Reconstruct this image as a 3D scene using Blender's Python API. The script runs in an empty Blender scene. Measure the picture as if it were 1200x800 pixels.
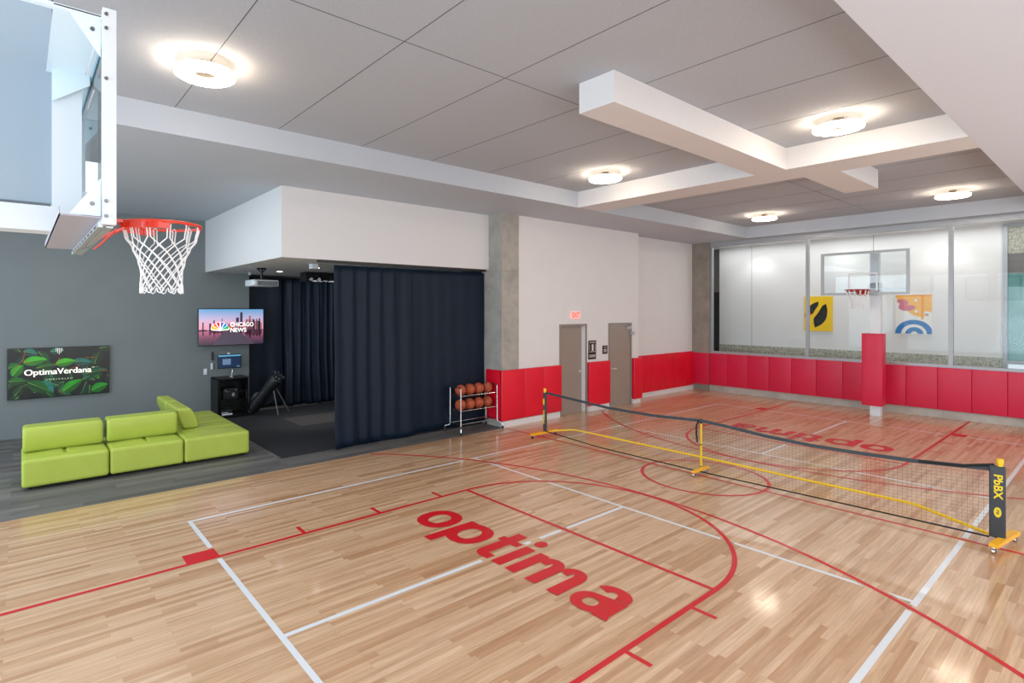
import bpy, bmesh, math, random
from math import sin, cos, pi, sqrt, radians, atan2
from mathutils import Vector, Matrix
random.seed(7)
S = bpy.context.scene
COL = S.collection

# ------------------------------------------------------------------ materials
MATS = {}
def lin(c):
    return tuple((x/12.92 if x <= .04045 else ((x+.055)/1.055)**2.4) for x in [v/255. for v in c])
def mat(name, rgb, rough=.5, metal=0., spec=.5, emit=0., coat=0., noise=0., nscale=30., bump=0., bscale=200., emit_rgb=None):
    m = bpy.data.materials.new(name); m.use_nodes = True
    nt = m.node_tree; b = nt.nodes['Principled BSDF']
    c = lin(rgb)
    b.inputs['Base Color'].default_value = (*c, 1)
    b.inputs['Roughness'].default_value = rough
    b.inputs['Metallic'].default_value = metal
    b.inputs['Specular IOR Level'].default_value = spec
    b.inputs['Coat Weight'].default_value = coat
    if emit:
        b.inputs['Emission Color'].default_value = (*(lin(emit_rgb) if emit_rgb else c), 1)
        b.inputs['Emission Strength'].default_value = emit
    tc = None
    if noise or bump:
        tc = nt.nodes.new('ShaderNodeTexCoord')
    if noise:
        n = nt.nodes.new('ShaderNodeTexNoise'); n.inputs['Scale'].default_value = nscale; n.inputs['Detail'].default_value = 4
        r = nt.nodes.new('ShaderNodeValToRGB')
        r.color_ramp.elements[0].position = .3; r.color_ramp.elements[1].position = .7
        r.color_ramp.elements[0].color = (*[x*(1-noise) for x in c], 1)
        r.color_ramp.elements[1].color = (*[min(1, x*(1+noise)) for x in c], 1)
        nt.links.new(tc.outputs['Object'], n.inputs['Vector']); nt.links.new(n.outputs['Fac'], r.inputs['Fac'])
        nt.links.new(r.outputs['Color'], b.inputs['Base Color'])
    if bump:
        n2 = nt.nodes.new('ShaderNodeTexNoise'); n2.inputs['Scale'].default_value = bscale; n2.inputs['Detail'].default_value = 3
        bp = nt.nodes.new('ShaderNodeBump'); bp.inputs['Strength'].default_value = bump; bp.inputs['Distance'].default_value = .01
        nt.links.new(tc.outputs['Object'], n2.inputs['Vector']); nt.links.new(n2.outputs['Fac'], bp.inputs['Height'])
        nt.links.new(bp.outputs['Normal'], b.inputs['Normal'])
    MATS[name] = m
    return m

def wood_mat(name, base, dark, light, rowh, lenx, rough, coat, grain=.25, sepc=.55, var=1.0):
    m = bpy.data.materials.new(name); m.use_nodes = True
    nt = m.node_tree; N = nt.nodes; L = nt.links; b = N['Principled BSDF']
    tc = N.new('ShaderNodeTexCoord'); br = N.new('ShaderNodeTexBrick')
    br.inputs['Scale'].default_value = 1; br.inputs['Brick Width'].default_value = lenx; br.inputs['Row Height'].default_value = rowh
    br.inputs['Mortar Size'].default_value = .0012; br.inputs['Mortar Smooth'].default_value = .3
    br.offset = .37; br.offset_frequency = 3; br.squash = 1.35; br.squash_frequency = 4
    br.inputs['Color1'].default_value = (0, 0, 0, 1); br.inputs['Color2'].default_value = (1, 1, 1, 1)
    br.inputs['Mortar'].default_value = (.5, .5, .5, 1)
    L.new(tc.outputs['Object'], br.inputs['Vector'])
    rp = N.new('ShaderNodeValToRGB'); e = rp.color_ramp.elements
    e[0].position = 0; e[0].color = (*lin(dark), 1); e[1].position = 1; e[1].color = (*lin(light), 1)
    k = e.new(.22); k.color = (*[(x*.5+y*.5) for x, y in zip(lin(dark), lin(base))], 1)
    k = e.new(.5); k.color = (*lin(base), 1)
    L.new(br.outputs['Color'], rp.inputs['Fac'])
    mp = N.new('ShaderNodeMapping'); mp.inputs['Scale'].default_value = (1.2, 22, 1)
    L.new(tc.outputs['Object'], mp.inputs['Vector'])
    # shift the grain from board to board
    add = N.new('ShaderNodeVectorMath'); add.operation = 'ADD'
    sc = N.new('ShaderNodeVectorMath'); sc.operation = 'SCALE'; sc.inputs['Scale'].default_value = 37.
    L.new(br.outputs['Color'], sc.inputs[0]); L.new(mp.outputs['Vector'], add.inputs[0]); L.new(sc.outputs['Vector'], add.inputs[1])
    no = N.new('ShaderNodeTexNoise'); no.inputs['Scale'].default_value = 1.6; no.inputs['Detail'].default_value = 6; no.inputs['Roughness'].default_value = .6; no.inputs['Distortion'].default_value = .6
    L.new(add.outputs['Vector'], no.inputs['Vector'])
    r2 = N.new('ShaderNodeValToRGB'); r2.color_ramp.elements[0].position = .3; r2.color_ramp.elements[1].position = .72
    g = 1-grain
    r2.color_ramp.elements[0].color = (g, g*.93, g*.86, 1); r2.color_ramp.elements[1].color = (1.0, 1.0, 1.0, 1)
    L.new(no.outputs['Fac'], r2.inputs['Fac'])
    mx = N.new('ShaderNodeMix'); mx.data_type = 'RGBA'; mx.blend_type = 'MULTIPLY'; mx.inputs[0].default_value = 1
    L.new(rp.outputs['Color'], mx.inputs[6]); L.new(r2.outputs['Color'], mx.inputs[7])
    mx2 = N.new('ShaderNodeMix'); mx2.data_type = 'RGBA'; mx2.blend_type = 'MULTIPLY'
    L.new(br.outputs['Fac'], mx2.inputs[0]); L.new(mx.outputs[2], mx2.inputs[6]); mx2.inputs[7].default_value = (sepc, sepc*.9, sepc*.8, 1)
    L.new(mx2.outputs[2], b.inputs['Base Color'])
    b.inputs['Roughness'].default_value = rough; b.inputs['Coat Weight'].default_value = coat; b.inputs['Coat Roughness'].default_value = .10
    b.inputs['Specular IOR Level'].default_value = .5
    MATS[name] = m
    return m

def concrete_mat(name, c1, c2, rough=.75):
    m = bpy.data.materials.new(name); m.use_nodes = True
    nt = m.node_tree; N = nt.nodes; L = nt.links; b = N['Principled BSDF']
    tc = N.new('ShaderNodeTexCoord')
    n1 = N.new('ShaderNodeTexNoise'); n1.inputs['Scale'].default_value = 2.2; n1.inputs['Detail'].default_value = 8; n1.inputs['Roughness'].default_value = .65
    L.new(tc.outputs['Object'], n1.inputs['Vector'])
    rp = N.new('ShaderNodeValToRGB'); rp.color_ramp.elements[0].position = .32; rp.color_ramp.elements[1].position = .68
    rp.color_ramp.elements[0].color = (*lin(c1), 1); rp.color_ramp.elements[1].color = (*lin(c2), 1)
    L.new(n1.outputs['Fac'], rp.inputs['Fac'])
    n2 = N.new('ShaderNodeTexNoise'); n2.inputs['Scale'].default_value = 60; n2.inputs['Detail'].default_value = 3
    L.new(tc.outputs['Object'], n2.inputs['Vector'])
    bp = N.new('ShaderNodeBump'); bp.inputs['Strength'].default_value = .25; bp.inputs['Distance'].default_value = .01
    L.new(n2.outputs['Fac'], bp.inputs['Height']); L.new(bp.outputs['Normal'], b.inputs['Normal'])
    L.new(rp.outputs['Color'], b.inputs['Base Color']); b.inputs['Roughness'].default_value = rough
    MATS[name] = m
    return m

def glass_mat(name, tint, refl, rough=.0, base=.03):
    m = bpy.data.materials.new(name); m.use_nodes = True
    nt = m.node_tree; N = nt.nodes; L = nt.links
    for n in list(N): N.remove(n)
    out = N.new('ShaderNodeOutputMaterial'); mx = N.new('ShaderNodeMixShader')
    tr = N.new('ShaderNodeBsdfTransparent'); tr.inputs[0].default_value = (*tint, 1)
    gl = N.new('ShaderNodeBsdfGlossy'); gl.inputs['Roughness'].default_value = rough
    fr = N.new('ShaderNodeFresnel'); fr.inputs['IOR'].default_value = 1.45
    mm = N.new('ShaderNodeMath'); mm.operation = 'MULTIPLY_ADD'; mm.inputs[1].default_value = refl; mm.inputs[2].default_value = base
    L.new(fr.outputs[0], mm.inputs[0]); L.new(mm.outputs[0], mx.inputs[0])
    L.new(tr.outputs[0], mx.inputs[1]); L.new(gl.outputs[0], mx.inputs[2]); L.new(mx.outputs[0], out.inputs[0])
    MATS[name] = m
    return m

def gradient_mat(name, stops, z0, z1, emit=1., axis=2, rough=.3):
    """vertical colour gradient across a picture, in object space"""
    m = bpy.data.materials.new(name); m.use_nodes = True
    nt = m.node_tree; N = nt.nodes; L = nt.links; b = N['Principled BSDF']
    tc = N.new('ShaderNodeTexCoord'); sx = N.new('ShaderNodeSeparateXYZ'); L.new(tc.outputs['Object'], sx.inputs[0])
    mr = N.new('ShaderNodeMapRange'); mr.inputs['From Min'].default_value = z0; mr.inputs['From Max'].default_value = z1
    L.new(sx.outputs[axis], mr.inputs['Value'])
    rp = N.new('ShaderNodeValToRGB'); e = rp.color_ramp.elements
    e[0].position = stops[0][0]; e[0].color = (*lin(stops[0][1]), 1); e[1].position = stops[-1][0]; e[1].color = (*lin(stops[-1][1]), 1)
    for p, c in stops[1:-1]:
        k = e.new(p); k.color = (*lin(c), 1)
    L.new(mr.outputs[0], rp.inputs['Fac']); L.new(rp.outputs['Color'], b.inputs['Base Color'])
    L.new(rp.outputs['Color'], b.inputs['Emission Color']); b.inputs['Emission Strength'].default_value = emit
    b.inputs['Roughness'].default_value = rough
    MATS[name] = m
    return m

wood_mat('maple_floor', (222, 183, 145), (198, 150, 108), (234, 199, 164), .057, 1.05, .32, .5, grain=.30, sepc=.82)
wood_mat('grey_plank', (110, 108, 108), (90, 89, 90), (128, 125, 123), .15, 1.2, .55, .0, grain=.35, sepc=.7)
mat('white_paint', (222, 221, 222), .6, noise=.012, nscale=3)
mat('soffit_right_daylit', (216, 224, 236), .65); mat('soffit_paint', (186, 194, 204), .65, noise=.012, nscale=2)  # right soffit made lighter: daylight on it is put into the colour
mat('bulkhead_paint', (214, 214, 215), .6)
mat('fabric_ceiling', (178, 184, 193), .95, noise=.07, nscale=70, bump=.25, bscale=300)
mat('seam_dark', (66, 65, 66), .8)
mat('grey_wall', (116, 123, 124), .7, noise=.03, nscale=2)
mat('alcove_dark', (30, 34, 42), .8)
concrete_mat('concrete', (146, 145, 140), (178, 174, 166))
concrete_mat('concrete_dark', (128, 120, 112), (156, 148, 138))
concrete_mat('concrete_kerb', (170, 168, 160), (200, 198, 190))
mat('pad_red', (224, 4, 42), .42, noise=.05, nscale=2)
mat('pad_red_hazed', (214, 22, 66), .4, noise=.05, nscale=2)  # same red pads, haze over the far wall put into the colour
mat('paint_white', (226, 230, 234), .35, coat=.4)
mat('paint_red', (206, 6, 24), .4, coat=.12)
mat('mat_black', (30, 32, 37), .85, noise=.25, nscale=25)
mat('glow_patch_paint', (62, 58, 57), .9, noise=.2, nscale=20)  # lighter tone stands for downlight glow on the black mat
mat('curtain_navy', (9, 27, 44), .55, spec=.25, noise=.15, nscale=3)
mat('curtain_back', (22, 34, 48), .6, spec=.3, noise=.15, nscale=3)
mat('sofa_green', (170, 186, 76), .42, spec=.4, noise=.04, nscale=4)
mat('sofa_seam', (96, 124, 24), .7)
mat('steel_white', (224, 231, 236), .32, spec=.5)
mat('steel_blue_white', (224, 240, 248), .3, spec=.5)
mat('panel_satin', (152, 170, 184), .28, spec=.6)
mat('aluminium', (190, 196, 200), .35, metal=.6)
mat('alu_frame', (172, 176, 180), .4, metal=.3)
mat('chrome', (210, 214, 218), .15, metal=1.)
mat('board_alu', (168, 174, 178), .35, metal=.2)
mat('stand_grey', (132, 122, 116), .4)
mat('lever_steel', (214, 214, 210), .35, metal=.3)
mat('bolt', (120, 122, 124), .3, metal=.9)
mat('lilac_plate', (176, 172, 184), .4)
mat('rim_orange', (232, 52, 22), .3, coat=.5)
mat('rim_dark_red', (178, 26, 22), .4)
mat('net_cord', (238, 240, 242), .8)
mat('lamp_glow', (255, 244, 226), .4, emit=16., emit_rgb=(255, 240, 220))
mat('lamp_side', (255, 244, 226), .4, emit=60., emit_rgb=(255, 232, 204)); mat('lamp_core', (120, 108, 96), .6); mat('lamp_top', (255, 244, 226), .4, emit=2.2, emit_rgb=(255, 226, 190))
mat('downlight_glow', (255, 250, 240), .4, emit=14.)
mat('door_taupe', (152, 140, 130), .3)
mat('door_frame', (140, 132, 126), .4)
mat('black_gloss', (8, 9, 11), .18, spec=.5)
mat('black_satin', (18, 19, 22), .4)
mat('black_rubber', (14, 14, 15), .7)
mat('dark_grey', (52, 54, 58), .5)
mat('sign_black', (16, 15, 15), .4)
mat('sign_letter', (226, 222, 214), .5)
mat('exit_body', (226, 190, 184), .4, emit=.35)
mat('exit_letter', (240, 92, 84), .4, emit=.9)
mat('switch_white', (214, 222, 228), .4)
mat('ball_orange', (172, 78, 46), .6, bump=.3, bscale=400, noise=.06, nscale=6)
mat('ball_seam', (30, 20, 18), .6)
mat('yellow_tube', (246, 202, 22), .35, coat=.3)
mat('yellow_base', (248, 182, 16), .35, coat=.3)
mat('net_tape', (58, 66, 72), .6)
mat('net_black', (20, 24, 26), .7)
mat('sleeve', (56, 62, 68), .5, bump=.4, bscale=25)
mat('yellow_print', (240, 214, 40), .5)
mat('net_twine', (70, 70, 72), .8)
mat('corridor_white', (232, 232, 232), .7)
mat('granite_a', (176, 174, 160), .3, noise=.45, nscale=22)
mat('teal_glass', (120, 170, 168), .2, spec=.6, noise=.12, nscale=4)
mat('teal_dark', (52, 122, 112), .3, noise=.3, nscale=6)
mat('corridor_grey', (120, 118, 116), .6)
mat('art_yellow', (250, 208, 8), .5)
mat('art_black', (34, 36, 38), .6, noise=.9, nscale=22)
mat('art_ink', (14, 14, 14), .6)
mat('art_red', (214, 60, 66), .5)
mat('art_white', (240, 238, 234), .5)
mat('art_orange', (250, 190, 92), .5)
mat('art_amber', (246, 158, 10), .5)
mat('art_pink', (214, 122, 142), .5)
mat('art_blue', (36, 122, 192), .5)
mat('bag_dark', (22, 23, 27), .5, noise=.4, nscale=14)
mat('bag_grey', (58, 60, 64), .5)
mat('projector_white', (206, 214, 220), .4)
mat('projector_grille', (150, 156, 162), .5)
glass_mat('glass_window', (.97, .985, .985), .12, base=.008)
glass_mat('glass_board', (.90, .95, .96), .8, base=.04)
glass_mat('glass_board_far', (.93, .95, .95), .5, base=.02)
mat('glass_edge', (92, 150, 168), .15, spec=.7)

# ------------------------------------------------------------------ mesh builder
class MB:
    def __init__(s): s.v = []; s.f = []; s.mi = []; s.m = 0
    def add(s, vs, fs):
        o = len(s.v); s.v += [tuple(p) for p in vs]; s.f += [tuple(i+o for i in f) for f in fs]; s.mi += [s.m]*len(fs); return s
    def box(s, x0, x1, y0, y1, z0, z1):
        return s.add([(x0,y0,z0),(x1,y0,z0),(x1,y1,z0),(x0,y1,z0),(x0,y0,z1),(x1,y0,z1),(x1,y1,z1),(x0,y1,z1)],
                     [(0,3,2,1),(4,5,6,7),(0,1,5,4),(1,2,6,5),(2,3,7,6),(3,0,4,7)])
    def rbox(s, x0, x1, y0, y1, z0, z1, r=.02, n=6, warp=None):
        """rounded box with n*n faces a side, optional warp(p)->p"""
        cx, cy, cz = (x0+x1)/2, (y0+y1)/2, (z0+z1)/2; hx, hy, hz = (x1-x0)/2, (y1-y0)/2, (z1-z0)/2
        def cuts(h):
            rr = min(r, h*.98)
            a = [-h, -h+rr*.25, -h+rr*.6, -h+rr]
            mid = [-h+rr + (2*h-2*rr)*i/n for i in range(1, n)]
            return a + mid + [h-rr, h-rr*.6, h-rr*.25, h]
        U = [cuts(hx), cuts(hy), cuts(hz)]
        idx = {}; vs = []; fs = []
        def V(p):
            k = tuple(round(c, 6) for c in p)
            if k not in idx:
                q = [max(-h+min(r, h*.98), min(h-min(r, h*.98), c)) for c, h in zip(p, (hx, hy, hz))]
                d = Vector(p)-Vector(q)
                rr = min(r, hx, hy, hz)
                if d.length > 1e-9:
                    d2 = Vector([d[i]/max(1e-9, min(r, (hx,hy,hz)[i]*.98)) for i in range(3)]).normalized()
                    w = Vector(q)+Vector([d2[i]*min(r, (hx,hy,hz)[i]*.98) for i in range(3)])
                else: w = Vector(p)
                w = (w.x+cx, w.y+cy, w.z+cz)
                if warp: w = warp(w)
                idx[k] = len(vs); vs.append(w)
            return idx[k]
        H = (hx, hy, hz)
        for ax in range(3):
            a, b = (ax+1) % 3, (ax+2) % 3
            for sg in (-1, 1):
                for i in range(len(U[a])-1):
                    for j in range(len(U[b])-1):
                        def P(u, w):
                            p = [0, 0, 0]; p[ax] = sg*H[ax]; p[a] = u; p[b] = w; return V(p)
                        q = [P(U[a][i], U[b][j]), P(U[a][i+1], U[b][j]), P(U[a][i+1], U[b][j+1]), P(U[a][i], U[b][j+1])]
                        if sg < 0: q.reverse()
                        if len(set(q)) == 4: fs.append(tuple(q))
        return s.add(vs, fs)
    def tube(s, pts, r, n=10, closed=False, cap=True):
        pts = [Vector(p) for p in pts]; m = len(pts)
        rs = r if isinstance(r, (list, tuple)) else [r]*m
        vs = []; fs = []; prev = None
        for i, p in enumerate(pts):
            if closed: t = pts[(i+1) % m]-pts[i-1]
            else: t = pts[min(i+1, m-1)]-pts[max(i-1, 0)]
            if t.length < 1e-9: t = Vector((0, 0, 1))
            t.normalize()
            if prev is None:
                a = Vector((0, 0, 1)) if abs(t.z) < .9 else Vector((1, 0, 0))
                u = t.cross(a).normalized()
            else:
                u = (prev - t*prev.dot(t))
                if u.length < 1e-6: u = t.cross(Vector((0, 0, 1)))
                u.normalize()
            prev = u; w = t.cross(u)
            for k in range(n):
                an = 2*pi*k/n; vs.append(p+(u*cos(an)+w*sin(an))*rs[i])
        for i in range(m if closed else m-1):
            j = (i+1) % m
            for k in range(n):
                k2 = (k+1) % n; fs.append((i*n+k, i*n+k2, j*n+k2, j*n+k))
        if not closed and cap:
            fs.append(tuple(range(n-1, -1, -1))); fs.append(tuple((m-1)*n+k for k in range(n)))
        return s.add(vs, fs)
    def bar(s, a, b, w, h, up=(0, 0, 1)):
        """rectangular bar from a to b, w sideways, h along up"""
        a = Vector(a); b = Vector(b); t = (b-a).normalized(); u = Vector(up)
        sd = t.cross(u)
        if sd.length < 1e-6: sd = Vector((1, 0, 0))
        sd.normalize(); u = sd.cross(t).normalized()
        vs = []
        for p in (a, b):
            for x, y in ((-1,-1),(1,-1),(1,1),(-1,1)): vs.append(p+sd*x*w/2+u*y*h/2)
        return s.add(vs, [(0,1,2,3),(7,6,5,4),(0,4,5,1),(1,5,6,2),(2,6,7,3),(3,7,4,0)])
    def lathe(s, prof, n=32, c=(0, 0, 0), axis='z'):
        vs = []; fs = []; m = len(prof)
        for (r, z) in prof:
            for k in range(n):
                a = 2*pi*k/n
                if axis == 'z': vs.append((c[0]+r*cos(a), c[1]+r*sin(a), c[2]+z))
                elif axis == 'x': vs.append((c[0]+z, c[1]+r*cos(a), c[2]+r*sin(a)))
                else: vs.append((c[0]+r*sin(a), c[1]+z, c[2]+r*cos(a)))
        for i in range(m-1):
            for k in range(n):
                k2 = (k+1) % n; fs.append((i*n+k, i*n+k2, (i+1)*n+k2, (i+1)*n+k))
        return s.add(vs, fs)
    def prism(s, poly, d, base):
        """poly: list of 3D pts (planar), extruded by vector d"""
        n = len(poly); d = Vector(d); vs = [Vector(p)+Vector(base) for p in poly]; vs += [p+d for p in vs]
        fs = [tuple(range(n-1, -1, -1)), tuple(range(n, 2*n))]+[(i, (i+1) % n, (i+1) % n+n, i+n) for i in range(n)]
        return s.add(vs, fs)
    def flat(s, poly): return s.add(poly, [tuple(range(len(poly)))])
    def build(s, name, mats, parent=None, smooth=False, local=False, fixn=True):
        me = bpy.data.meshes.new(name)
        vs = s.v
        if parent is not None and not local:
            inv = world(parent).inverted()
            vs = [tuple(inv @ Vector(p)) for p in vs]
        me.from_pydata(vs, [], s.f)
        if not isinstance(mats, (list, tuple)): mats = [mats]
        for m_ in mats: me.materials.append(MATS[m_])
        for p, i in zip(me.polygons, s.mi): p.material_index = i
        if fixn:
            bm = bmesh.new(); bm.from_mesh(me); bmesh.ops.recalc_face_normals(bm, faces=bm.faces); bm.to_mesh(me); bm.free()
        if smooth:
            for p in me.polygons: p.use_smooth = True
            try: me.set_sharp_from_angle(angle=radians(40))
            except Exception: pass
        o = bpy.data.objects.new(name, me); COL.objects.link(o)
        if parent is not None: o.parent = parent
        return o
def world(o):
    m = Matrix.LocRotScale(o.location, o.rotation_euler, o.scale)
    return world(o.parent) @ m if o.parent else m
def tag(o, label=None, cat=None, group=None, kind=None):
    if label: o['label'] = label
    if cat: o['category'] = cat
    if group: o['group'] = group
    if kind: o['kind'] = kind
    return o
def empty(name, loc, label, cat, group=None, rz=0, kind=None):
    o = bpy.data.objects.new(name, None); COL.objects.link(o); o.location = loc; o.rotation_euler = (0, 0, rz)
    o.empty_display_size = .1
    return tag(o, label, cat, group, kind)
def struct(name, mb, m, parent=None, **k):
    o = mb.build(name, m, parent, **k)
    o['kind'] = 'structure'
    return o
def kids(o): return [c for c in bpy.data.objects if c.parent == o]
def copy_tree(o, parent=None):
    c = o.copy(); COL.objects.link(c); c.parent = parent
    for ch in kids(o):
        if ch != c: copy_tree(ch, c)
    return c
def text_mesh(txt, size, bold=0., shear=0., align='CENTER', spacing=1.):
    """returns (verts2d, faces) of a piece of lettering; size = em height"""
    cu = bpy.data.curves.new('lettering', 'FONT'); cu.body = txt; cu.size = size; cu.offset = bold*size; cu.shear = shear
    cu.align_x = align; cu.align_y = 'CENTER'; cu.space_character = spacing; cu.resolution_u = 6
    o = bpy.data.objects.new('lettering', cu); COL.objects.link(o)
    dg = bpy.context.evaluated_depsgraph_get(); dg.update()
    me = bpy.data.meshes.new_from_object(o.evaluated_get(dg))
    vs = [(v.co.x, v.co.y) for v in me.vertices]; fs = [tuple(p.vertices) for p in me.polygons]
    bpy.data.objects.remove(o); bpy.data.curves.remove(cu); bpy.data.meshes.remove(me)
    return vs, fs
def letters(mb, txt, size, org, ux, uy, **k):
    """lay lettering on the plane through org with unit axes ux (reading direction) and uy (up)"""
    vs, fs = text_mesh(txt, size, **k); org = Vector(org); ux = Vector(ux); uy = Vector(uy)
    mb.add([org+ux*x+uy*y for x, y in vs], fs)
def fit_letters(mb, txt, w, h, org, ux, uy, **k):
    """lettering scaled so its bounding box is w by h, centred on org"""
    vs, fs = text_mesh(txt, 1., **k); xs = [v[0] for v in vs]; ys = [v[1] for v in vs]
    cx, cy = (min(xs)+max(xs))/2, (min(ys)+max(ys))/2; sx = w/(max(xs)-min(xs)); sy = h/(max(ys)-min(ys))
    org = Vector(org); ux = Vector(ux); uy = Vector(uy)
    mb.add([org+ux*(x-cx)*sx+uy*(y-cy)*sy for x, y in vs], fs)

# ------------------------------------------------------------------ dimensions
ZS, ZC = 4.73, 5.06            # soffit and high ceiling
YW = 4.45                      # edge of the maple floor on the lounge side
XF = 8.95                      # far wall
YR = 3.1; YL = -2.95           # recess sides

# ------------------------------------------------------------------ setting: floors
floor = struct('floor', MB().box(-14, XF+.1, -8, YW, -.1, 0), 'maple_floor')
struct('floor_lounge', MB().box(-14, -.02, YW, 10.6, -.1, 0.0), 'grey_plank')
struct('floor_recess', MB().box(-.02, XF+.1, YW, 5.2, -.1, 0.0), 'maple_floor')
struct('floor_corridor', MB().box(-.02, XF+.1, 5.2, 10.6, -.1, 0.0), 'grey_plank')
mt = empty('rubber_mat', (-2.4, 7.6, 0), 'large black rubber mat covering the floor of the curtained bay', 'mat')
MB().box(-4.74, -.06, 5.12, 9.88, .001, .012).build('mat_sheet', 'mat_black', mt)
tl = tag(MB().box(-3.45, -1.0, 7.35, 8.45, .0125, .018).build('glow_patch', 'glow_patch_paint'), 'flat lighter patch painted as downlight glow on the black rubber mat in the curtained bay', 'mat')  # pool of downlight painted as a thin lighter sheet

# court markings -----------------------------------------------------
Zr, Zw = .0016, .0012
RED = []     # distance functions of red lines for the gaps in the white ones
def seg_d(p, a, b):
    ax, ay = a; bx, by = b; dx, dy = bx-ax, by-ay; t = max(0, min(1, ((p[0]-ax)*dx+(p[1]-ay)*dy)/(dx*dx+dy*dy)))
    return math.hypot(p[0]-ax-t*dx, p[1]-ay-t*dy)
red = MB(); ZI = [0]
def zi():
    ZI[0] += 1; return Zr+ZI[0]*6e-6
def rline(x0, y0, x1, y1, w=.05, gap=True):
    d = Vector((x1-x0, y1-y0)); d.normalize(); n = Vector((-d.y, d.x))*w/2
    z_ = zi(); red.flat([(x0+n.x, y0+n.y, z_), (x0-n.x, y0-n.y, z_), (x1-n.x, y1-n.y, z_), (x1+n.x, y1+n.y, z_)])
    if gap: RED.append(lambda p, a=(x0, y0), b=(x1, y1), h=w/2: seg_d(p, a, b)-h)
def rarc(cx, cy, r, a0, a1, w=.05, n=160):
    pts = []; z_ = zi()
    for i in range(n+1):
        a = a0+(a1-a0)*i/n; pts.append(((cx+(r+w/2)*cos(a), cy+(r+w/2)*sin(a), z_), (cx+(r-w/2)*cos(a), cy+(r-w/2)*sin(a), z_)))
    for i in range(n):
        red.flat([pts[i][0], pts[i][1], pts[i+1][1], pts[i+1][0]])
    def d(p):
        a = atan2(p[1]-cy, p[0]-cx)
        while a < a0: a += 2*pi
        if a > a1: return 9
        return abs(math.hypot(p[0]-cx, p[1]-cy)-r)-w/2
    RED.append(d)
for sg in (-1, 1):
    hx = sg*7.47; ft = sg*3.285; bl = sg*8.9 if sg > 0 else -9.07
    for sy in (-1, 1):
        rline(ft, sy*1.805, bl, sy*1.805)
        x0, x1 = sg*6.66, sg*6.975
        red.box(min(x0, x1), max(x0, x1), min(sy*1.83, sy*2.05), max(sy*1.83, sy*2.05), Zr-.001, Zr+.0004)
        RED.append(lambda p, a=min(x0, x1), b=max(x0, x1), c=min(sy*1.83, sy*2.05), d=max(sy*1.83, sy*2.05): max(a-p[0], p[0]-b, c-p[1], p[1]-d))
        for tx in (5.72, 4.715, 3.735):
            rline(sg*tx, sy*1.83, sg*tx, sy*2.04, .045)
    rline(ft, -1.805, ft, 1.805)
    if sg < 0:
        rarc(ft, 0, 1.805, -pi/2, pi/2)
        rarc(hx, 0, 6.02, -math.asin(4.42/6.02)-.35, math.asin(4.42/6.02), n=240)
        rline(-9.07, -4.4, -9.07, 4.42)
    else:
        rarc(ft, 0, 1.805, pi/2, 3*pi/2)
        rarc(hx, 0, 6.02, pi-math.asin(4.42/6.02), pi+math.asin(4.42/6.02)+.35, n=240)
rline(0, -7.9, 0, 4.42)
rarc(0, 0, .9, -pi, pi, n=120)
struct('court_line_red', red, 'paint_red', floor, fixn=False)
white = MB()
def wline(ax, a0, a1, c, w=.05, skip=()):
    """white line along axis ax from a0 to a1 at c, broken around the red lines"""
    N_ = 8; step = .01; rows = []
    for j in range(N_):
        o = c-w/2+w*(j+.5)/N_; run = None; k = int(abs(a1-a0)/step)
        for i in range(k+1):
            t = a0+(a1-a0)*i/k; p = (t, o) if ax == 0 else (o, t)
            ok = min(f(p) for f in RED) > .032 and not any(s0 < t < s1 for s0, s1 in skip)
            if ok and run is None: run = t
            if (not ok or i == k) and run is not None:
                l, h = c-w/2+w*j/N_, c-w/2+w*(j+1)/N_
                q = [(run, l), (t, l), (t, h), (run, h)]
                if ax == 1: q = [(b, a) for a, b in q]
                white.flat([(x, y, Zw) for x, y in q]); run = None
for c in (3.025, -3.025): wline(0, -6.705, 6.705, c)
for c in (-6.68, 6.68): wline(1, -3.0, 3.0, c)
for c in (-2.11, 2.11): wline(1, -3.0, 3.0, c)
wline(0, -6.655, -2.135, 0, skip=((-4.58, -3.95), (-3.86, -3.70)))
wline(0, 2.135, 6.655, 0, skip=((3.95, 4.58), (3.70, 3.86)))
struct('court_line_white', white, 'paint_white', floor, fixn=False)

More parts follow.
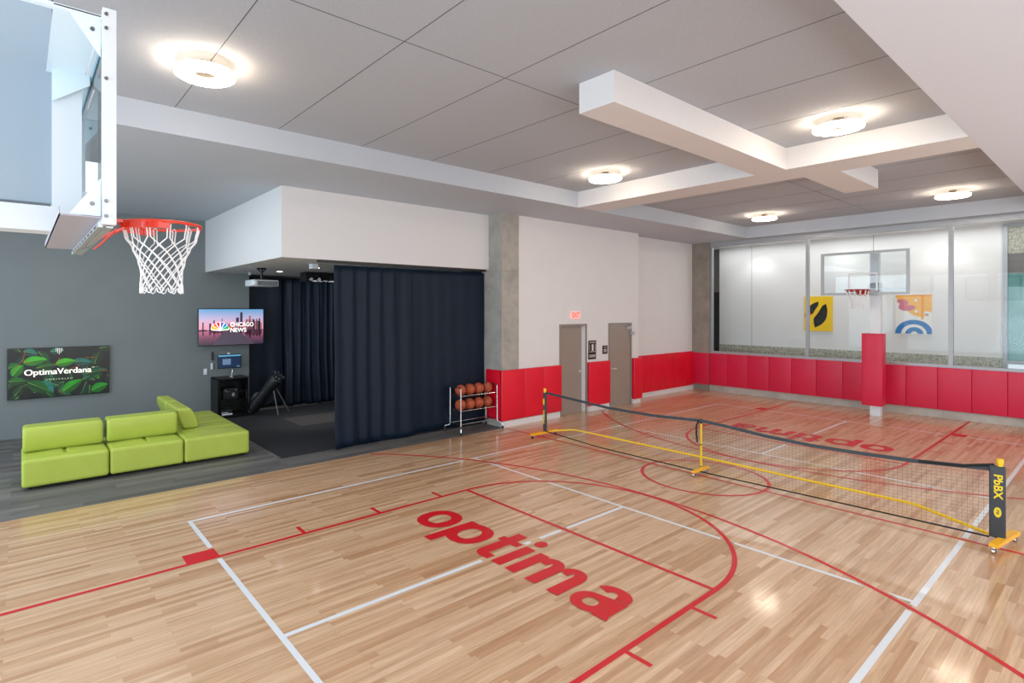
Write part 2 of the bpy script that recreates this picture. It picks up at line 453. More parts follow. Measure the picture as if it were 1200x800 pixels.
# the court wordmark, letter by letter (x = reading direction, y = up; x-height 1)
def ring(cx, cy, rx, ry, ix, iy, a0=0, a1=2*pi, n=48, p=2.25, ox=0):
    """thick elliptical ring; returns quads"""
    q = []
    def pt(a, X, Y, o=0):
        c, s_ = cos(a), sin(a)
        return (cx+o+X*math.copysign(abs(c)**(2/p), c), cy+Y*math.copysign(abs(s_)**(2/p), s_))
    for i in range(n):
        A, B = a0+(a1-a0)*i/n, a0+(a1-a0)*(i+1)/n
        q.append([pt(A, rx, ry), pt(B, rx, ry), pt(B, ix, iy, ox), pt(A, ix, iy, ox)])
    return q
def wordmark():
    Q = []
    R = lambda x0, x1, y0, y1: Q.append([(x0, y0), (x1, y0), (x1, y1), (x0, y1)])
    ST = .305
    # o
    Q += ring(.56, .5, .56, .53, .255, .285)
    # p
    x = 1.24
    R(x, x+ST, -.37, 1.0)
    Q += ring(x+.60, .5, .56, .53, .255, .285)
    # t
    x = 2.50
    R(x+.14, x+.14+ST, .28, 1.33); R(x, x+.66, .80, 1.0)
    Q += ring(x+.14+.30, .28, .30, .29, .30-ST+.01, .07, pi, 1.5*pi, n=14, p=2.4)
    Q.append([(x+.43, -.01), (x+.66, 0.0), (x+.66, .21), (x+.43, .21)])
    # i
    x = 3.28
    R(x, x+ST, 0, 1.0); Q.append([(x+ST/2+.15*cos(a), 1.30+.15*sin(a)) for a in [2*pi*k/24 for k in range(24)]])
    # m
    x = 3.74
    R(x, x+ST, 0, 1.0)
    for k in range(2):
        x2 = x+k*.62
        Q += ring(x2+.56, .62, .345, .40, .345-ST+.01, .20, 0, pi*.93, n=24, p=2.3)
        R(x2+.56+.345-ST+.005, x2+.905, 0, .63)
    # a
    x = 5.42
    R(x+.66, x+.66+ST, .0, .66)
    Q += ring(x+.53, .68, .415, .35, .415-ST+.01, .165, 0, pi*.88, n=24, p=2.3)
    Q += ring(x+.40, .29, .40, .31, .16, .135, p=2.2)
    Q.append([(x+.35, .44), (x+.80, .50), (x+.80, .66), (x+.35, .60)])
    Q.append([(x+.66, .06), (x+.72, -.0), (x+1.02, 0.0), (x+.945, .2)])
    return Q
WM = wordmark()
for sg in (-1, 1):
    wm = MB(); WL = 6.44; k = 2.92/WL
    for iq, q in enumerate(WM):
        pts = []
        for (a, b) in q:
            Y = 1.43-a*k; X = -4.505+b*.53
            if sg > 0: X, Y = -X, -Y
            pts.append((X, Y, .0022+iq*2e-5))
        ar = sum(p[0]*q2[1]-q2[0]*p[1] for p, q2 in zip(pts, pts[1:]+pts[:1]))
        wm.flat(pts if ar > 0 else pts[::-1])
    struct('court_wordmark', wm, 'paint_red', floor, fixn=False)  # bold lower-case word

# ------------------------------------------------------------------ ceilings
def panel_ceiling(name, x0, x1, y0, y1, xs, ys):
    c = struct(name, MB().box(x0, x1, y0, y1, ZC, ZC+.1), 'fabric_ceiling')
    s_ = MB()
    for x in xs: s_.box(x-.003, x+.003, y0, y1, ZC-.002, ZC)
    for y in ys: s_.box(x0, x1, y-.003, y+.003, ZC-.002, ZC)
    struct('ceiling_seam', s_, 'seam_dark', c)
panel_ceiling('ceiling', -14, 8.62, YL, YR, [-13.2, -11.9, -10.65, -9.38, -8.1, -6.83, -5.55, -4.28, -2.99, -1.74, -.5, 2.05, 3.3, 4.6, 5.9, 7.2], [-.04])
wallc = struct('ceiling_soffit_left', MB().box(-14, 8.62, YR, 10.1, ZS, ZC+.12), 'soffit_paint')
struct('ceiling_soffit_right', MB().box(-14, 8.62, -8, YL, ZS, ZC+.12), 'soffit_right_daylit')
struct('ceiling_soffit_far', MB().box(8.62, 9.1, -8, 10.1, ZS, ZC+.12), 'soffit_paint')
struct('ceiling_beam_cross', MB().box(.80, 1.55, YL, YR, ZS+.001, ZC), 'white_paint')
struct('ceiling_beam_long', MB().box(-3.55, .80, -.89, -.44, ZS+.001, ZC), 'white_paint')
struct('ceiling_beam_stub', MB().box(1.55, 3.50, -1.38, -.88, ZS+.001, ZC), 'white_paint')

# ------------------------------------------------------------------ walls
struct('wall_lounge', MB().box(-14, -3.76, 9.92, 10.1, 0, ZS), 'grey_wall')
struct('baseboard_lounge', MB().box(-14, -3.76, 9.905, 9.92, 0, .1), 'grey_wall')
struct('wall_bay_back', MB().box(-3.76, .2, 10.6, 10.8, 0, ZS), 'alcove_dark')
struct('wall_bay_side', MB().box(.02, .14, 5.1, 10.6, 0, 3.52), 'alcove_dark')
struct('ceiling_bulkhead', MB().box(-4.80, -.02, 4.97, 10.6, 3.50, ZS), 'bulkhead_paint')
wl = MB()
YD = 4.56
for x0, x1, z0, z1 in ((.5, 1.90, 0, ZS), (1.90, 2.94, 2.235, ZS), (2.94, 3.85, 0, ZS), (3.85, 4.90, 2.235, ZS), (4.90, 5.24, 0, ZS)):
    wl.box(x0, x1, YD, YD+.15, z0, z1)
wl.box(5.14, 5.24, YD+.15, 5.1, 0, ZS)
struct('wall_left', wl, 'white_paint')
struct('wall_recess', MB().box(5.24, 8.95, 4.92, 5.1, 0, ZS), 'white_paint')
struct('column_concrete_near', MB().box(-.03, .5, 4.54, 5.2, 0, ZS), 'concrete')
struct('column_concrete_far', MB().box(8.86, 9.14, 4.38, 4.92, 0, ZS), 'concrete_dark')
j = MB()
for z in (1.9, 3.45):
    j.box(-.033, -.03, 4.54, 5.0, z, z+.006); j.box(-.03, .5, 4.537, 4.54, z, z+.006)
struct('trim_1', j, 'concrete_dark')
struct('wall_far', MB().box(8.95, 9.1, -8, 4.38, 0, 1.20), 'concrete_kerb')
struct('wall_right', MB().box(-14, 9.1, -8.1, -8, 0, ZS), 'white_paint')
# baseboards of the door wall
bb = MB()
for x0, x1 in ((-.04, 1.86), (2.98, 3.81), (4.94, 5.25)): bb.box(x0, x1, 4.50, YD+.0, 0, .135)
struct('baseboard_left', bb, 'white_paint')
struct('baseboard_recess', MB().box(5.25, 8.86, 4.88, 4.92, 0, .15), 'white_paint')
# corridor behind the left doors
struct('wall_corridor_left', MB().box(.5, 5.1, 6.3, 6.4, 0, 2.8), 'corridor_white')
struct('ceiling_corridor_left', MB().box(.3, 5.2, YD+.16, 6.4, 2.7, 2.8), 'corridor_white')

# ------------------------------------------------------------------ doors
def door_frame(n, x0, x1):
    m = MB(); y0, y1 = YD-.02, YD+.17
    m.box(x0, x0+.05, y0, y1, 0, 2.235); m.box(x1-.05, x1, y0, y1, 0, 2.235); m.box(x0+.05, x1-.05, y0, y1, 2.185, 2.235)
    f_ = struct(n, m, 'door_frame'); return f_
d1 = door_frame('door_1', 1.90, 2.94)
def lever(parent, M_, sgn):
    m = MB(); m.lathe([(0, -.02), (.034, -.02), (.034, 0), (0, 0)], 16, (0, 0, 0), 'y')
    m.tube([(0, -.02, 0), (0, -.06, 0), (sgn*.02, -.065, 0), (sgn*.15, -.065, 0)], .014, 8)
    m.v = [tuple(M_ @ Vector(p)) for p in m.v]
    return struct('door_handle', m, 'lever_steel', parent, smooth=True)
# leaf standing ajar, hinged at the left jamb
ang = radians(5); hx, hy = 1.955, YD+.03
Md = Matrix.Translation((hx, hy, 0)) @ Matrix.Rotation(ang, 4, 'Z')
m = MB().box(0, .93, 0, .045, .01, 2.18); m.v = [tuple(Md @ Vector(p)) for p in m.v]
struct('door_reveal', MB().box(2.886, 2.89, YD+.0, YD+.165, 0, 2.185), 'corridor_white', d1)
leaf = struct('door_leaf', m, 'door_taupe', d1)
lever(leaf, Md @ Matrix.Translation((.85, 0, 1.03)), -1)
d2 = door_frame('door_2', 3.85, 4.90)
leaf2 = struct('door_leaf', MB().box(3.905, 4.845, YD, YD+.045, .01, 2.18), 'door_taupe', d2)
lever(leaf2, Matrix.Translation((3.98, YD, 1.02)), 1)
cl = MB().box(4.60, 4.80, YD-.07, YD, 2.06, 2.12); cl.bar((4.7, YD-.05, 2.12), (4.86, YD-.12, 2.15), .02, .015); cl.box(4.80, 4.93, YD-.10, YD-.02, 1.90, 1.99)
struct('door_closer', cl, 'aluminium', d2)

# ------------------------------------------------------------------ red wall pads
def pad(lo, hi, m, label, group, r=.018):
    o = MB().rbox(lo[0], hi[0], lo[1], hi[1], lo[2], hi[2], r, 1).build('wall_pad', m, smooth=True)
    return tag(o, label, 'wall pad', group)
pad((-.10, 4.47, .15), (-.03, 5.0, 1.255), 'pad_red', 'red wall pad on the side of the concrete column behind the ball rack', None)
L_ = ['red wall pad on the front of the concrete column', 'red wall pad right of the concrete column pad, middle of three', 'red wall pad against the left jamb of the ajar door']
for (x0, x1), l in zip(((-.10, .614), (.618, 1.262), (1.266, 1.885)), L_):
    pad((x0, 4.46, .15), (x1, YD-.02 if x0 > .5 else 4.535, 1.255), 'pad_red', l, 'red pads along the door wall')
pad((2.955, 4.47, .14), (3.835, YD-.02, 1.255), 'pad_red', 'red wall pad between the two doors', 'red pads along the door wall')
pad((4.915, 4.46, .12), (5.30, YD-.005, 1.25), 'pad_red', 'narrow red wall pad right of the closed door', 'red pads along the door wall')
pad((5.245, YD, .12), (5.31, 4.85, 1.25), 'pad_red', 'red wall pad on the return of the wall past the closed door', 'red pads along the door wall')
xs = [5.315, 5.90, 6.50, 7.11, 7.72, 8.33, 8.80]
L_ = ['red wall pad starting the recessed wall past the doors', 'second red wall pad of the recessed wall past the doors', 'third red wall pad of the recessed wall past the doors', 'fourth red wall pad of the recessed wall past the doors',
      'red wall pad of the recessed wall, one before the corner', 'red wall pad in the corner by the far concrete column']
for x0, x1, l in zip(xs, xs[1:], L_): pad((x0+.001, 4.85, .15), (x1-.001, 4.915, 1.24), 'pad_red', l, 'red pads on the recessed wall', .004)
ys = [4.90, 4.38, 3.79, 3.18, 2.57, 1.96, 1.337, .712, .04, -.629, -1.231, -1.836, -2.427, -3.03, -3.64, -4.25]
L_ = ['red wall pad wrapped over the base of the far concrete column', 'red pad on the far wall under the left end of the glass', 'third red pad from the far column', 'fourth red pad from the far column',
      'fifth red pad from the far column', 'red pad below the glass under the yellow picture, left of the seam', 'red pad second left of the padded hoop pole', 'red pad directly left of the padded hoop pole',
      'red pad hidden mostly behind the padded hoop pole', 'red pad directly right of the padded hoop pole', 'red pad second right of the padded hoop pole', 'red pad third right of the padded hoop pole',
      'red pad fourth right of the padded hoop pole', 'red pad at the far right end of the far wall', 'red pad beyond the right end of the far wall']
for a, b, l in list(zip(ys, ys[1:], L_))[:14]:
    pad((8.79 if a > 4.8 else 8.87, b+.003, .20), (8.858 if a > 4.8 else 8.948, a-.003, 1.205), 'pad_red_hazed', l, 'red pads along the far wall', .008)

# ------------------------------------------------------------------ glass wall
fr = MB()
fr.box(8.97, 9.09, -8, 4.38, 1.20, 1.27); fr.box(8.97, 9.09, -8, 4.38, 4.585, ZS)
for y, w in ((4.34, .06), (1.60, .075), (-1.45, .085), (-4.5, .08)): fr.box(8.98, 9.08, y-w/2, y+w/2, 1.27, 4.585)
struct('window_frame_far', fr, 'alu_frame')
for n, (a, b) in enumerate(((1.64, 4.31), (-1.405, 1.56), (-4.46, -1.495))):
    struct('window_%d' % (n+1), MB().box(9.025, 9.035, a, b, 1.27, 4.585), 'glass_window')
# gallery behind the glass
XG = 10.35
struct('wall_gallery', MB().box(XG, XG+.1, -2.19, 4.74, 1.42, 4.75), 'corridor_white')
struct('wall_gallery_base', MB().box(XG-.02, XG+.1, -2.25, 4.74, 0, 1.42), 'granite_a')
sm = MB()
for y in (3.68, .405): sm.box(XG-.002, XG, y-.005, y+.005, 1.42, 4.75)
struct('trim_2', sm, 'corridor_grey')
struct('ceiling_gallery', MB().box(9.1, 11.6, -8, 5.2, 4.68, 4.8), 'corridor_white')
struct('floor_gallery', MB().box(9.1, 11.6, -8, 5.2, -.1, 0), 'granite_a')
struct('wall_gallery_left', MB().box(9.14, 11.6, 5.1, 5.2, 0, 4.7), 'corridor_grey')
lf = MB().box(XG+.3, XG+.35, 4.74, 5.1, 0, 3.2); struct('wall_gallery_end', lf, 'alcove_dark')
struct('wall_gallery_end_upper', MB().box(XG+.3, XG+.35, 4.74, 5.1, 3.2, 4.7), 'corridor_grey')
fr = MB(); fr.box(XG-.04, XG+.08, -2.27, -2.19, 0, 4.68); fr.box(XG-.04, XG+.08, -3.9, -2.27, 4.60, 4.68); fr.box(XG-.04, XG+.08, -3.9, -2.27, 1.28, 1.36)
struct('door_frame_gallery', fr, 'alu_frame')
struct('window_4', MB().box(XG+.02, XG+.03, -3.9, -2.27, 1.36, 3.15), 'teal_glass')
struct('window_5', MB().box(XG+.02, XG+.03, -3.9, -2.27, 3.15, 3.47), 'teal_dark')
struct('window_6', MB().box(XG+.02, XG+.03, -3.9, -2.27, 3.47, 3.95), 'corridor_grey')
struct('window_7', MB().box(XG+.02, XG+.03, -3.9, -2.27, 3.95, 4.6), 'granite_a')
struct('wall_gallery_right', MB().box(XG, XG+.1, -8, -3.9, 0, 4.75), 'corridor_white')

# ------------------------------------------------------------------ lights: ring ceiling lights
def ceiling_light(loc, label):
    root = empty('ceiling_light', loc, label, 'ceiling light', 'round ring lights on the grey ceiling')
    prof = [(.105, -.012), (.12, -.03), (.26, -.03), (.278, -.02), (.283, 0), (.278, .018), (.26, .026), (.12, .022), (.105, .012), (.105, -.012)]
    q = MB(); q.lathe(prof[:4], 64); q.m = 2; q.lathe(prof[3:6], 64); q.m = 1; q.lathe(prof[5:], 64); q.build('diffuser', ['lamp_glow', 'lamp_top', 'lamp_side'], root, smooth=True, local=True)
    MB().lathe([(0, .005), (.095, .005), (.095, .02), (.06, .04), (.06, .115), (0, .115)], 32).build('core', 'lamp_core', root, smooth=True, local=True)
    return root
CL = [((-6.83, 1.70), 'ring ceiling light beside the near backboard'), ((.075, 1.88), 'ring ceiling light left of the long ceiling beam, by the cross beam'),
      ((.107, -1.78), 'ring ceiling light right of the long ceiling beam, above the cross beam'), ((7.05, -1.80), 'ring ceiling light near the glass wall on the right soffit side'),
      ((7.05, 1.95), 'ring ceiling light near the glass wall on the concrete column side')]
for i, ((x, y), l) in enumerate(CL):
    r_ = ceiling_light((-8.303+(x+8.303)*.979, -4.27+(y+4.27)*.979, ZC-.115), l)


def recessed(x, y, z, label, s=.075, name='downlight'):
    root = empty(name, (x, y, z), label, 'downlight', 'recessed downlights')
    MB().lathe([(s*.8, -.002), (s, -.004), (s*1.15, -.002), (s*1.15, 0)], 24).build('trim_ring', 'paint_white', root, smooth=True, local=True)
    MB().lathe([(0, -.001), (s*.8, -.001)], 24).build('lens', 'downlight_glow', root, local=True)
    return root
for (x, y), l in (((9.75, 3.42), 'recessed downlight behind the left pane of the glass wall'), ((9.75, 1.12), 'recessed downlight behind the middle pane above the yellow picture'), ((9.75, -1.15), 'recessed downlight behind the glass next to the right mullion')):
    recessed(x, y, 4.68, l, .11)
    ld = bpy.data.lights.new('gallery_spot', 'SPOT'); ld.energy = 24; ld.spot_size = radians(100); ld.spot_blend = .7; ld.shadow_soft_size = .06; ld.color = (1, .98, .95)
    lo = bpy.data.objects.new('gallery_spot', ld); COL.objects.link(lo); lo.location = (9.75, y, 4.60); lo.rotation_euler = (0, radians(-14), 0)
recessed(-3.47, 8.59, 3.50, 'recessed downlight beside the projector in the bulkhead ceiling', .09)
recessed(-3.28, 6.95, 3.50, 'recessed downlight near the curtain edge in the bulkhead ceiling', .09)

# ------------------------------------------------------------------ curtains
def curtain(name, x0, x1, y, z0, z1, amp, wl, label, group, m, th=0, flare=.0, seed=0, parts=True):
    rnd = random.Random(seed); W = x1-x0; nx = int(W/.012); nz = 26
    ph = [rnd.uniform(0, 6.28) for _ in range(6)]
    vs = []; fs = []
    for jz in range(nz+1):
        t = jz/nz; z = z1-(z1-z0)*t
        for i in range(nx+1):
            s_ = i/nx; x = x0+W*s_
            d = amp*(sin(2*pi*x/wl+ph[0]+.7*sin(x*3.1+ph[1])) * (.75+.25*sin(x*2.3+ph[2])) + .45*sin(2*pi*x/(wl*2.7)+ph[3]+t*1.6)*t + .22*sin(2*pi*x/(wl*.45)+ph[4])*max(0, 1-t*2.5))
            d += -flare*t*t*(1+.5*sin(x*5+ph[5]))
            vs.append((x+.012*sin(9*t+x*4)*t, y+d, z+.01*sin(x*9+ph[5])*(jz == nz)))
    for jz in range(nz):
        for i in range(nx):
            a = jz*(nx+1)+i; fs.append((a, a+1, a+nx+2, a+nx+1))
    root = empty(name, ((x0+x1)/2, y, z0), label, 'curtain', group)
    o = MB().add(vs, fs).build('curtain_cloth', m, root, smooth=True)
    md = o.modifiers.new('thick', 'SOLIDIFY'); md.thickness = .006
    return root
CG = 'tall navy curtains of the bay'
curtain('curtain', -3.78, -2.02, 5.07, .03, 3.42, .022, .33, 'tall navy curtain at the open left edge of the bay front', CG, 'curtain_navy', flare=.05, seed=3)
curtain('curtain', -2.06, -.05, 5.10, .05, 3.42, .0035, .34, 'tall flat navy curtain beside the concrete column behind the ball rack', CG, 'curtain_navy', flare=.02, seed=5)
tr = tag(MB().box(-4.1, -.04, 5.05, 5.09, 3.455, 3.498).build('curtain_track', 'black_satin'), 'black curtain track under the white bulkhead front edge', 'curtain track')
curtain('curtain', -3.74, -2.78, 10.22, .02, 3.42, .02, .45, 'dark curtain on the back of the bay beside the grey wall', CG, 'curtain_back', seed=9)
curtain('curtain', -2.77, -1.55, 10.15, .02, 3.42, .075, .24, 'deeply folded dark curtain in the middle of the bay back', CG, 'curtain_back', flare=.1, seed=11)
curtain('curtain', -1.54, -.05, 10.15, .02, 3.42, .075, .26, 'folded dark curtain at the right of the bay back, mostly hidden', CG, 'curtain_back', flare=.05, seed=14)
tag(MB().box(-3.74, -.04, 10.13, 10.21, 3.455, 3.498).build('curtain_track', 'black_satin'), 'black curtain track along the back of the bay ceiling', 'curtain track')

# ------------------------------------------------------------------ sofa
def crease(cx, axis, u0, u1, zt, depth=.035, w=.022):
    def f(p):
        x, y, z = p
        a = x if axis == 0 else y; b = y if axis == 0 else x
        if z > zt-.06:
            t = max(0, min(1, (b-u0)/(.10))) * max(0, min(1, (u1-b)/(.10)))
            z -= depth*math.exp(-((a-cx)/w)**2)*t
        return (x, y, z)
    return f
def grid_box(mb, x0, x1, y0, y1, z0, z1, r, warp, dense_axis, dense_at):
    mb.rbox(x0, x1, y0, y1, z0, z1, r, 36, warp)
def module(x0, x1, y0, y1, ax, cr, cr0, cr1, label):
    root = empty('sofa_module', ((x0+x1)/2, (y0+y1)/2, 0), label, 'sofa', 'green modular sofa units')
    zt = .45
    cf = crease(cr, ax, cr0, cr1, zt)
    def warp(p):
        x, y, z = p
        if z > .3:
            u = (x-x0)/(x1-x0); v = (y-y0)/(y1-y0)
            z += .016*sin(pi*u)*sin(pi*v)
        return cf((x, y, z))
    MB().rbox(x0+.006, x1-.006, y0, y1-.006, .045, zt-.008, .045, 40, warp).build('seat', 'sofa_green', root, smooth=True)
    for fx in (x0+.1, x1-.1):
        for fy in (y0+.12, y1-.12):
            MB().lathe([(0, 0), (.025, 0), (.03, .05), (0, .05)], 14, (fx, fy, 0)).build('foot', 'black_satin', root, smooth=True)
    return root
def backrest(root, x0, x1, y0, y1, along, flip=1):
    """wedge bolster standing on the seat; along='x' or 'y'"""
    zb, zt = .455, .83
    def warp(p):
        x, y, z = p; t = (z-zb)/(zt-zb)
        if along == 'x':
            c = (y0+y1)/2; h = (y1-y0)/2; k = (y-c)/h
            y = c+k*h*(.70+.62*t-.66*t*t) - .05*t*(k < 0) + .05*t*(k > 0)
        else:
            c = (x0+x1)/2; h = (x1-x0)/2; k = (x-c)/h
            x = c+k*h*(.66+.9*t-.95*t*t) - .13*t
        return (x, y, z)
    return MB().rbox(x0+.008, x1-.008, y0+.008, y1-.008, zb, zt, .05, 10, warp).build('backrest', 'sofa_green', root, smooth=True)
m1 = module(-8.29, -7.22, 5.68, 6.75, 0, -7.76, 5.86, 6.3, 'lime green sofa unit at the left end with a bolster backrest')
backrest(m1, -8.28, -7.25, 6.10, 6.52, 'x')
m2 = module(-7.22, -6.17, 5.68, 6.75, 0, -6.68, 5.86, 6.3, 'lime green sofa unit in the middle of the front row')
backrest(m2, -7.22, -6.17, 6.10, 6.52, 'x')
m3 = module(-6.17, -5.10, 5.68, 6.98, 1, 6.38, -6.1, -5.15, 'lime green corner sofa unit nearest the black mat, seat mostly open')
backrest(m3, -6.07, -5.70, 6.42, 7.42, 'y')
m4 = module(-6.17, -5.10, 6.985, 8.25, 1, 7.6, -5.6, -5.15, 'lime green sofa unit at the rear nearest the grey wall and cabinet')
backrest(m4, -6.07, -5.70, 7.43, 8.35, 'y')

# ------------------------------------------------------------------ screens
def screen(name, x0, x1, y, z0, z1, label, bez=.012, th=.05, cat='television'):
    root = empty(name, ((x0+x1)/2, y, (z0+z1)/2), label, cat)
    MB().rbox(x0, x1, y, y+th, z0, z1, .006, 1).build('bezel', 'black_gloss', root)
    return root
# 1: leafy picture
tvx0, tvx1, tz0, tz1, ty = -8.50, -6.785, .785, 1.815, 9.84
t1 = screen('television', tvx0, tvx1, ty, tz0, tz1, 'wide wall screen showing dark green leaves behind the sofa')
mat('leaf_bg', (8, 18, 18), .35, emit=.4, noise=.6, nscale=5)
LC = [(24, 128, 28), (14, 84, 28), (52, 150, 30), (8, 54, 26), (22, 92, 84), (12, 70, 46), (6, 40, 34)]
for i, c in enumerate(LC):
    mat('leaf_%d' % i, c, .35, emit=.35, noise=.5, nscale=4); mat('leafd_%d' % i, tuple(int(v*.68) for v in c), .35, emit=.3, noise=.5, nscale=4)
mat('leaf_rib', (120, 160, 60), .4, emit=.4); mat('twig', (130, 60, 26), .4, emit=.4); mat('screen_letter', (238, 232, 220), .4, emit=.9)
mat('screen_letter_dim', (150, 180, 140), .4, emit=.6)
W, H = tvx1-tvx0-.024, tz1-tz0-.024
pic = MB(); pic.m = 0; pic.box(tvx0+.012, tvx1-.012, ty-.003, ty, tz0+.012, tz1-.012)
LY = [0]
def leaf_shape(u, v, L, wd, ang, mi, layer):
    """leaf with its foot at (u,v) in 0..1 of the picture; clipped to it; light half, dark half, midrib"""
    X0, Z0 = tvx0+.012, tz0+.012; LY[0] += 1; y = ty-.0035-LY[0]*.00004
    def T(p, dy=0):
        x = u*W+p[0]*cos(ang)-p[1]*sin(ang); z = v*H+p[0]*sin(ang)+p[1]*cos(ang)
        return (X0+max(0, min(W, x)), y-dy, Z0+max(0, min(H, z)))
    n = 14; wf = lambda t: wd*(sin(pi*min(1, t)**.8))**.85; bend = lambda t: .10*wd*sin(pi*t)
    for sd_, mm in ((1, mi), (-1, (mi+7))):
        pts = [(t*L, bend(t)) for t in [k/n for k in range(n+1)]] + [(t*L, bend(t)+sd_*wf(t)) for t in [k/n for k in range(n-1, 0, -1)]]
        pic.m = 1+mm; pic.flat([T(p) for p in pts])
    pic.m = 15; pts = [(t*L, bend(t)+.0035*(1-t)) for t in [k/n for k in range(n+1)]] + [(t*L, bend(t)-.0035*(1-t)) for t in [k/n for k in range(n-1, 0, -1)]]
    pic.flat([T(p, .00001) for p in pts])
rnd = random.Random(4)
for k in range(30):
    leaf_shape(rnd.random(), rnd.random(), rnd.uniform(.2, .4), rnd.uniform(.05, .09), rnd.uniform(0, 6.28), rnd.choice([3, 5, 3, 6]), 0)
for a in [(.0, .62, .2, .08, .3, 1), (.72, .30, .34, .06, .5, 5), (.0, .36, .30, .08, -.05, 1), (.85, .62, .3, .10, 1.2, 3), (.9, .3, .24, .08, 1.8, 1), (.40, .92, .24, .07, .1, 4), (.28, .30, .34, .12, -.7, 4),
          (.75, .42, .42, .08, .2, 5), (.62, .70, .36, .08, -.1, 4), (.26, .60, .36, .065, .14, 1), (.14, .95, .25, .08, -.3, 4), (.82, .06, .32, .10, .4, 0),
          (.04, .46, .28, .09, .9, 0), (.45, .66, .36, .085, .15, 2), (.18, .32, .44, .115, -.55, 1), (.52, .08, .42, .10, .6, 0), (.14, .72, .40, .095, .12, 2)]:
    leaf_shape(*a, 0)
pic.m = 16
for a, b in (((.14, .78), (.16, .98)), ((.14, .78), (.05, .55)), ((.44, .64), (.50, .80)), ((.14, .78), (.2, .70)), ((.6, .55), (.7, .62)), ((.75, .78), (.87, .76)), ((.9, .5), (1, .46)), ((.48, .12), (.53, .05))):
    pic.bar((tvx0+.012+a[0]*W, ty-.0062, tz0+.012+a[1]*H), (tvx0+.012+b[0]*W, ty-.0062, tz0+.012+b[1]*H), .001, .012)
cxm = (tvx0+tvx1)/2; pic.m = 17
for k in range(5):       # high-contrast letters: thick stems, thin bars
    fit_letters(pic, 'OptimaVerdana', 1.12, .155, (cxm-.03+k*.0028, ty-.008-k*.0001, 1.30), (1, 0, 0), (0, 0, 1), bold=-.006)
for dx, h in ((-.05, .07), (-.025, .10), (0, .13), (.025, .10), (.05, .07)): pic.box(cxm-.02+dx-.003, cxm-.02+dx+.003, ty-.0085, ty-.008, tz1-.02-h, tz1-.02)
letters(pic, 'TM', .03, (cxm+.57, ty-.008, 1.36), (1, 0, 0), (0, 0, 1))
pic.m = 18; fit_letters(pic, 'U N R I V A L E D', .46, .035, (cxm-.02, ty-.008, 1.155), (1, 0, 0), (0, 0, 1), bold=.01)
pic.build('screen_picture', ['leaf_bg']+['leaf_%d' % i for i in range(7)]+['leafd_%d' % i for i in range(7)]+['leaf_rib', 'twig', 'screen_letter', 'screen_letter_dim'], t1, fixn=False)

# 2: city skyline at dusk
ax0, ax1, az0, az1, ay = -5.0, -3.455, 1.72, 2.615, 9.74
t2 = screen('television', ax0, ax1, ay, az0, az1, 'wall screen showing a pink city skyline beside the curtain', th=.06)
MB().box(-4.5, -4.0, ay+.06, 9.92, 2.0, 2.3).build('wall_mount', 'black_satin', t2)
cz = (az0+az1)/2; hz = az0+.012+.415*(az1-az0-.024)
gradient_mat('sky_dusk', [(0, (236, 152, 168)), (.25, (232, 168, 190)), (.55, (190, 178, 210)), (1, (88, 160, 206))], hz-cz, az1-cz, .55)
gradient_mat('water_dusk', [(0, (48, 50, 66)), (.5, (122, 74, 96)), (1, (196, 108, 138))], az0-cz, hz-cz, .5)
mat('skyline_dark', (52, 50, 74), .4, emit=.45); mat('skyline_pink', (176, 106, 100), .4, emit=.45); mat('skyline_reflect', (84, 48, 66), .4, emit=.4); mat('pier', (86, 74, 88), .4, emit=.45, noise=.3, nscale=40)
X0, X1, Z0, Z1 = ax0+.012, ax1-.012, az0+.012, az1-.012; W = X1-X0; H = Z1-Z0
sk = MB(); sk.m = 4; sk.box(X0, X1, ay-.003, ay, hz, Z1); sk.m = 5; sk.box(X0, X1, ay-.003, ay, Z0, hz); rnd = random.Random(2)
def blk(u, w_, h, mi, refl=True):
    sk.m = mi; x = X0+u*W; sk.flat([(x, ay-.0045, hz), (x+w_*W, ay-.0045, hz), (x+w_*W, ay-.0045, hz+h*H), (x, ay-.0045, hz+h*H)])
    if refl: sk.m = 2; sk.flat([(x, ay-.0045, hz-.012), (x+w_*W, ay-.0045, hz-.012), (x+w_*W, ay-.0045, max(Z0, hz-.012-h*H*.6)), (x, ay-.0045, max(Z0, hz-.012-h*H*.6))])
u = .15
while u < .97:
    w_ = rnd.uniform(.012, .028); h = rnd.uniform(.07, .20)+(.12 if u > .68 else 0); blk(u, w_, h, rnd.choice([0, 1, 1])); u += w_*rnd.uniform(.8, 1.2)
for a in [(.05, .02, .22, 0), (.0, .11, .02, 0), (.215, .018, .28, 0), (.34, .010, .33, 0), (.56, .045, .35, 0), (.625, .038, .50, 0), (.765, .03, .40, 1), (.74, .02, .30, 1), (.885, .02, .28, 0), (.93, .02, .33, 0), (.6, .05, .2, 1)]: blk(*a)
sk.m = 0; sk.flat([(X0, ay-.0046, hz-.012), (X1, ay-.0046, hz-.012), (X1, ay-.0046, hz+.005), (X0, ay-.0046, hz+.005)])
sk.m = 3; sk.flat([(X0+.2*W, ay-.005, Z0), (X0+.86*W, ay-.005, Z0), (X0+.60*W, ay-.005, hz-.03), (X0+.36*W, ay-.005, hz-.03)])
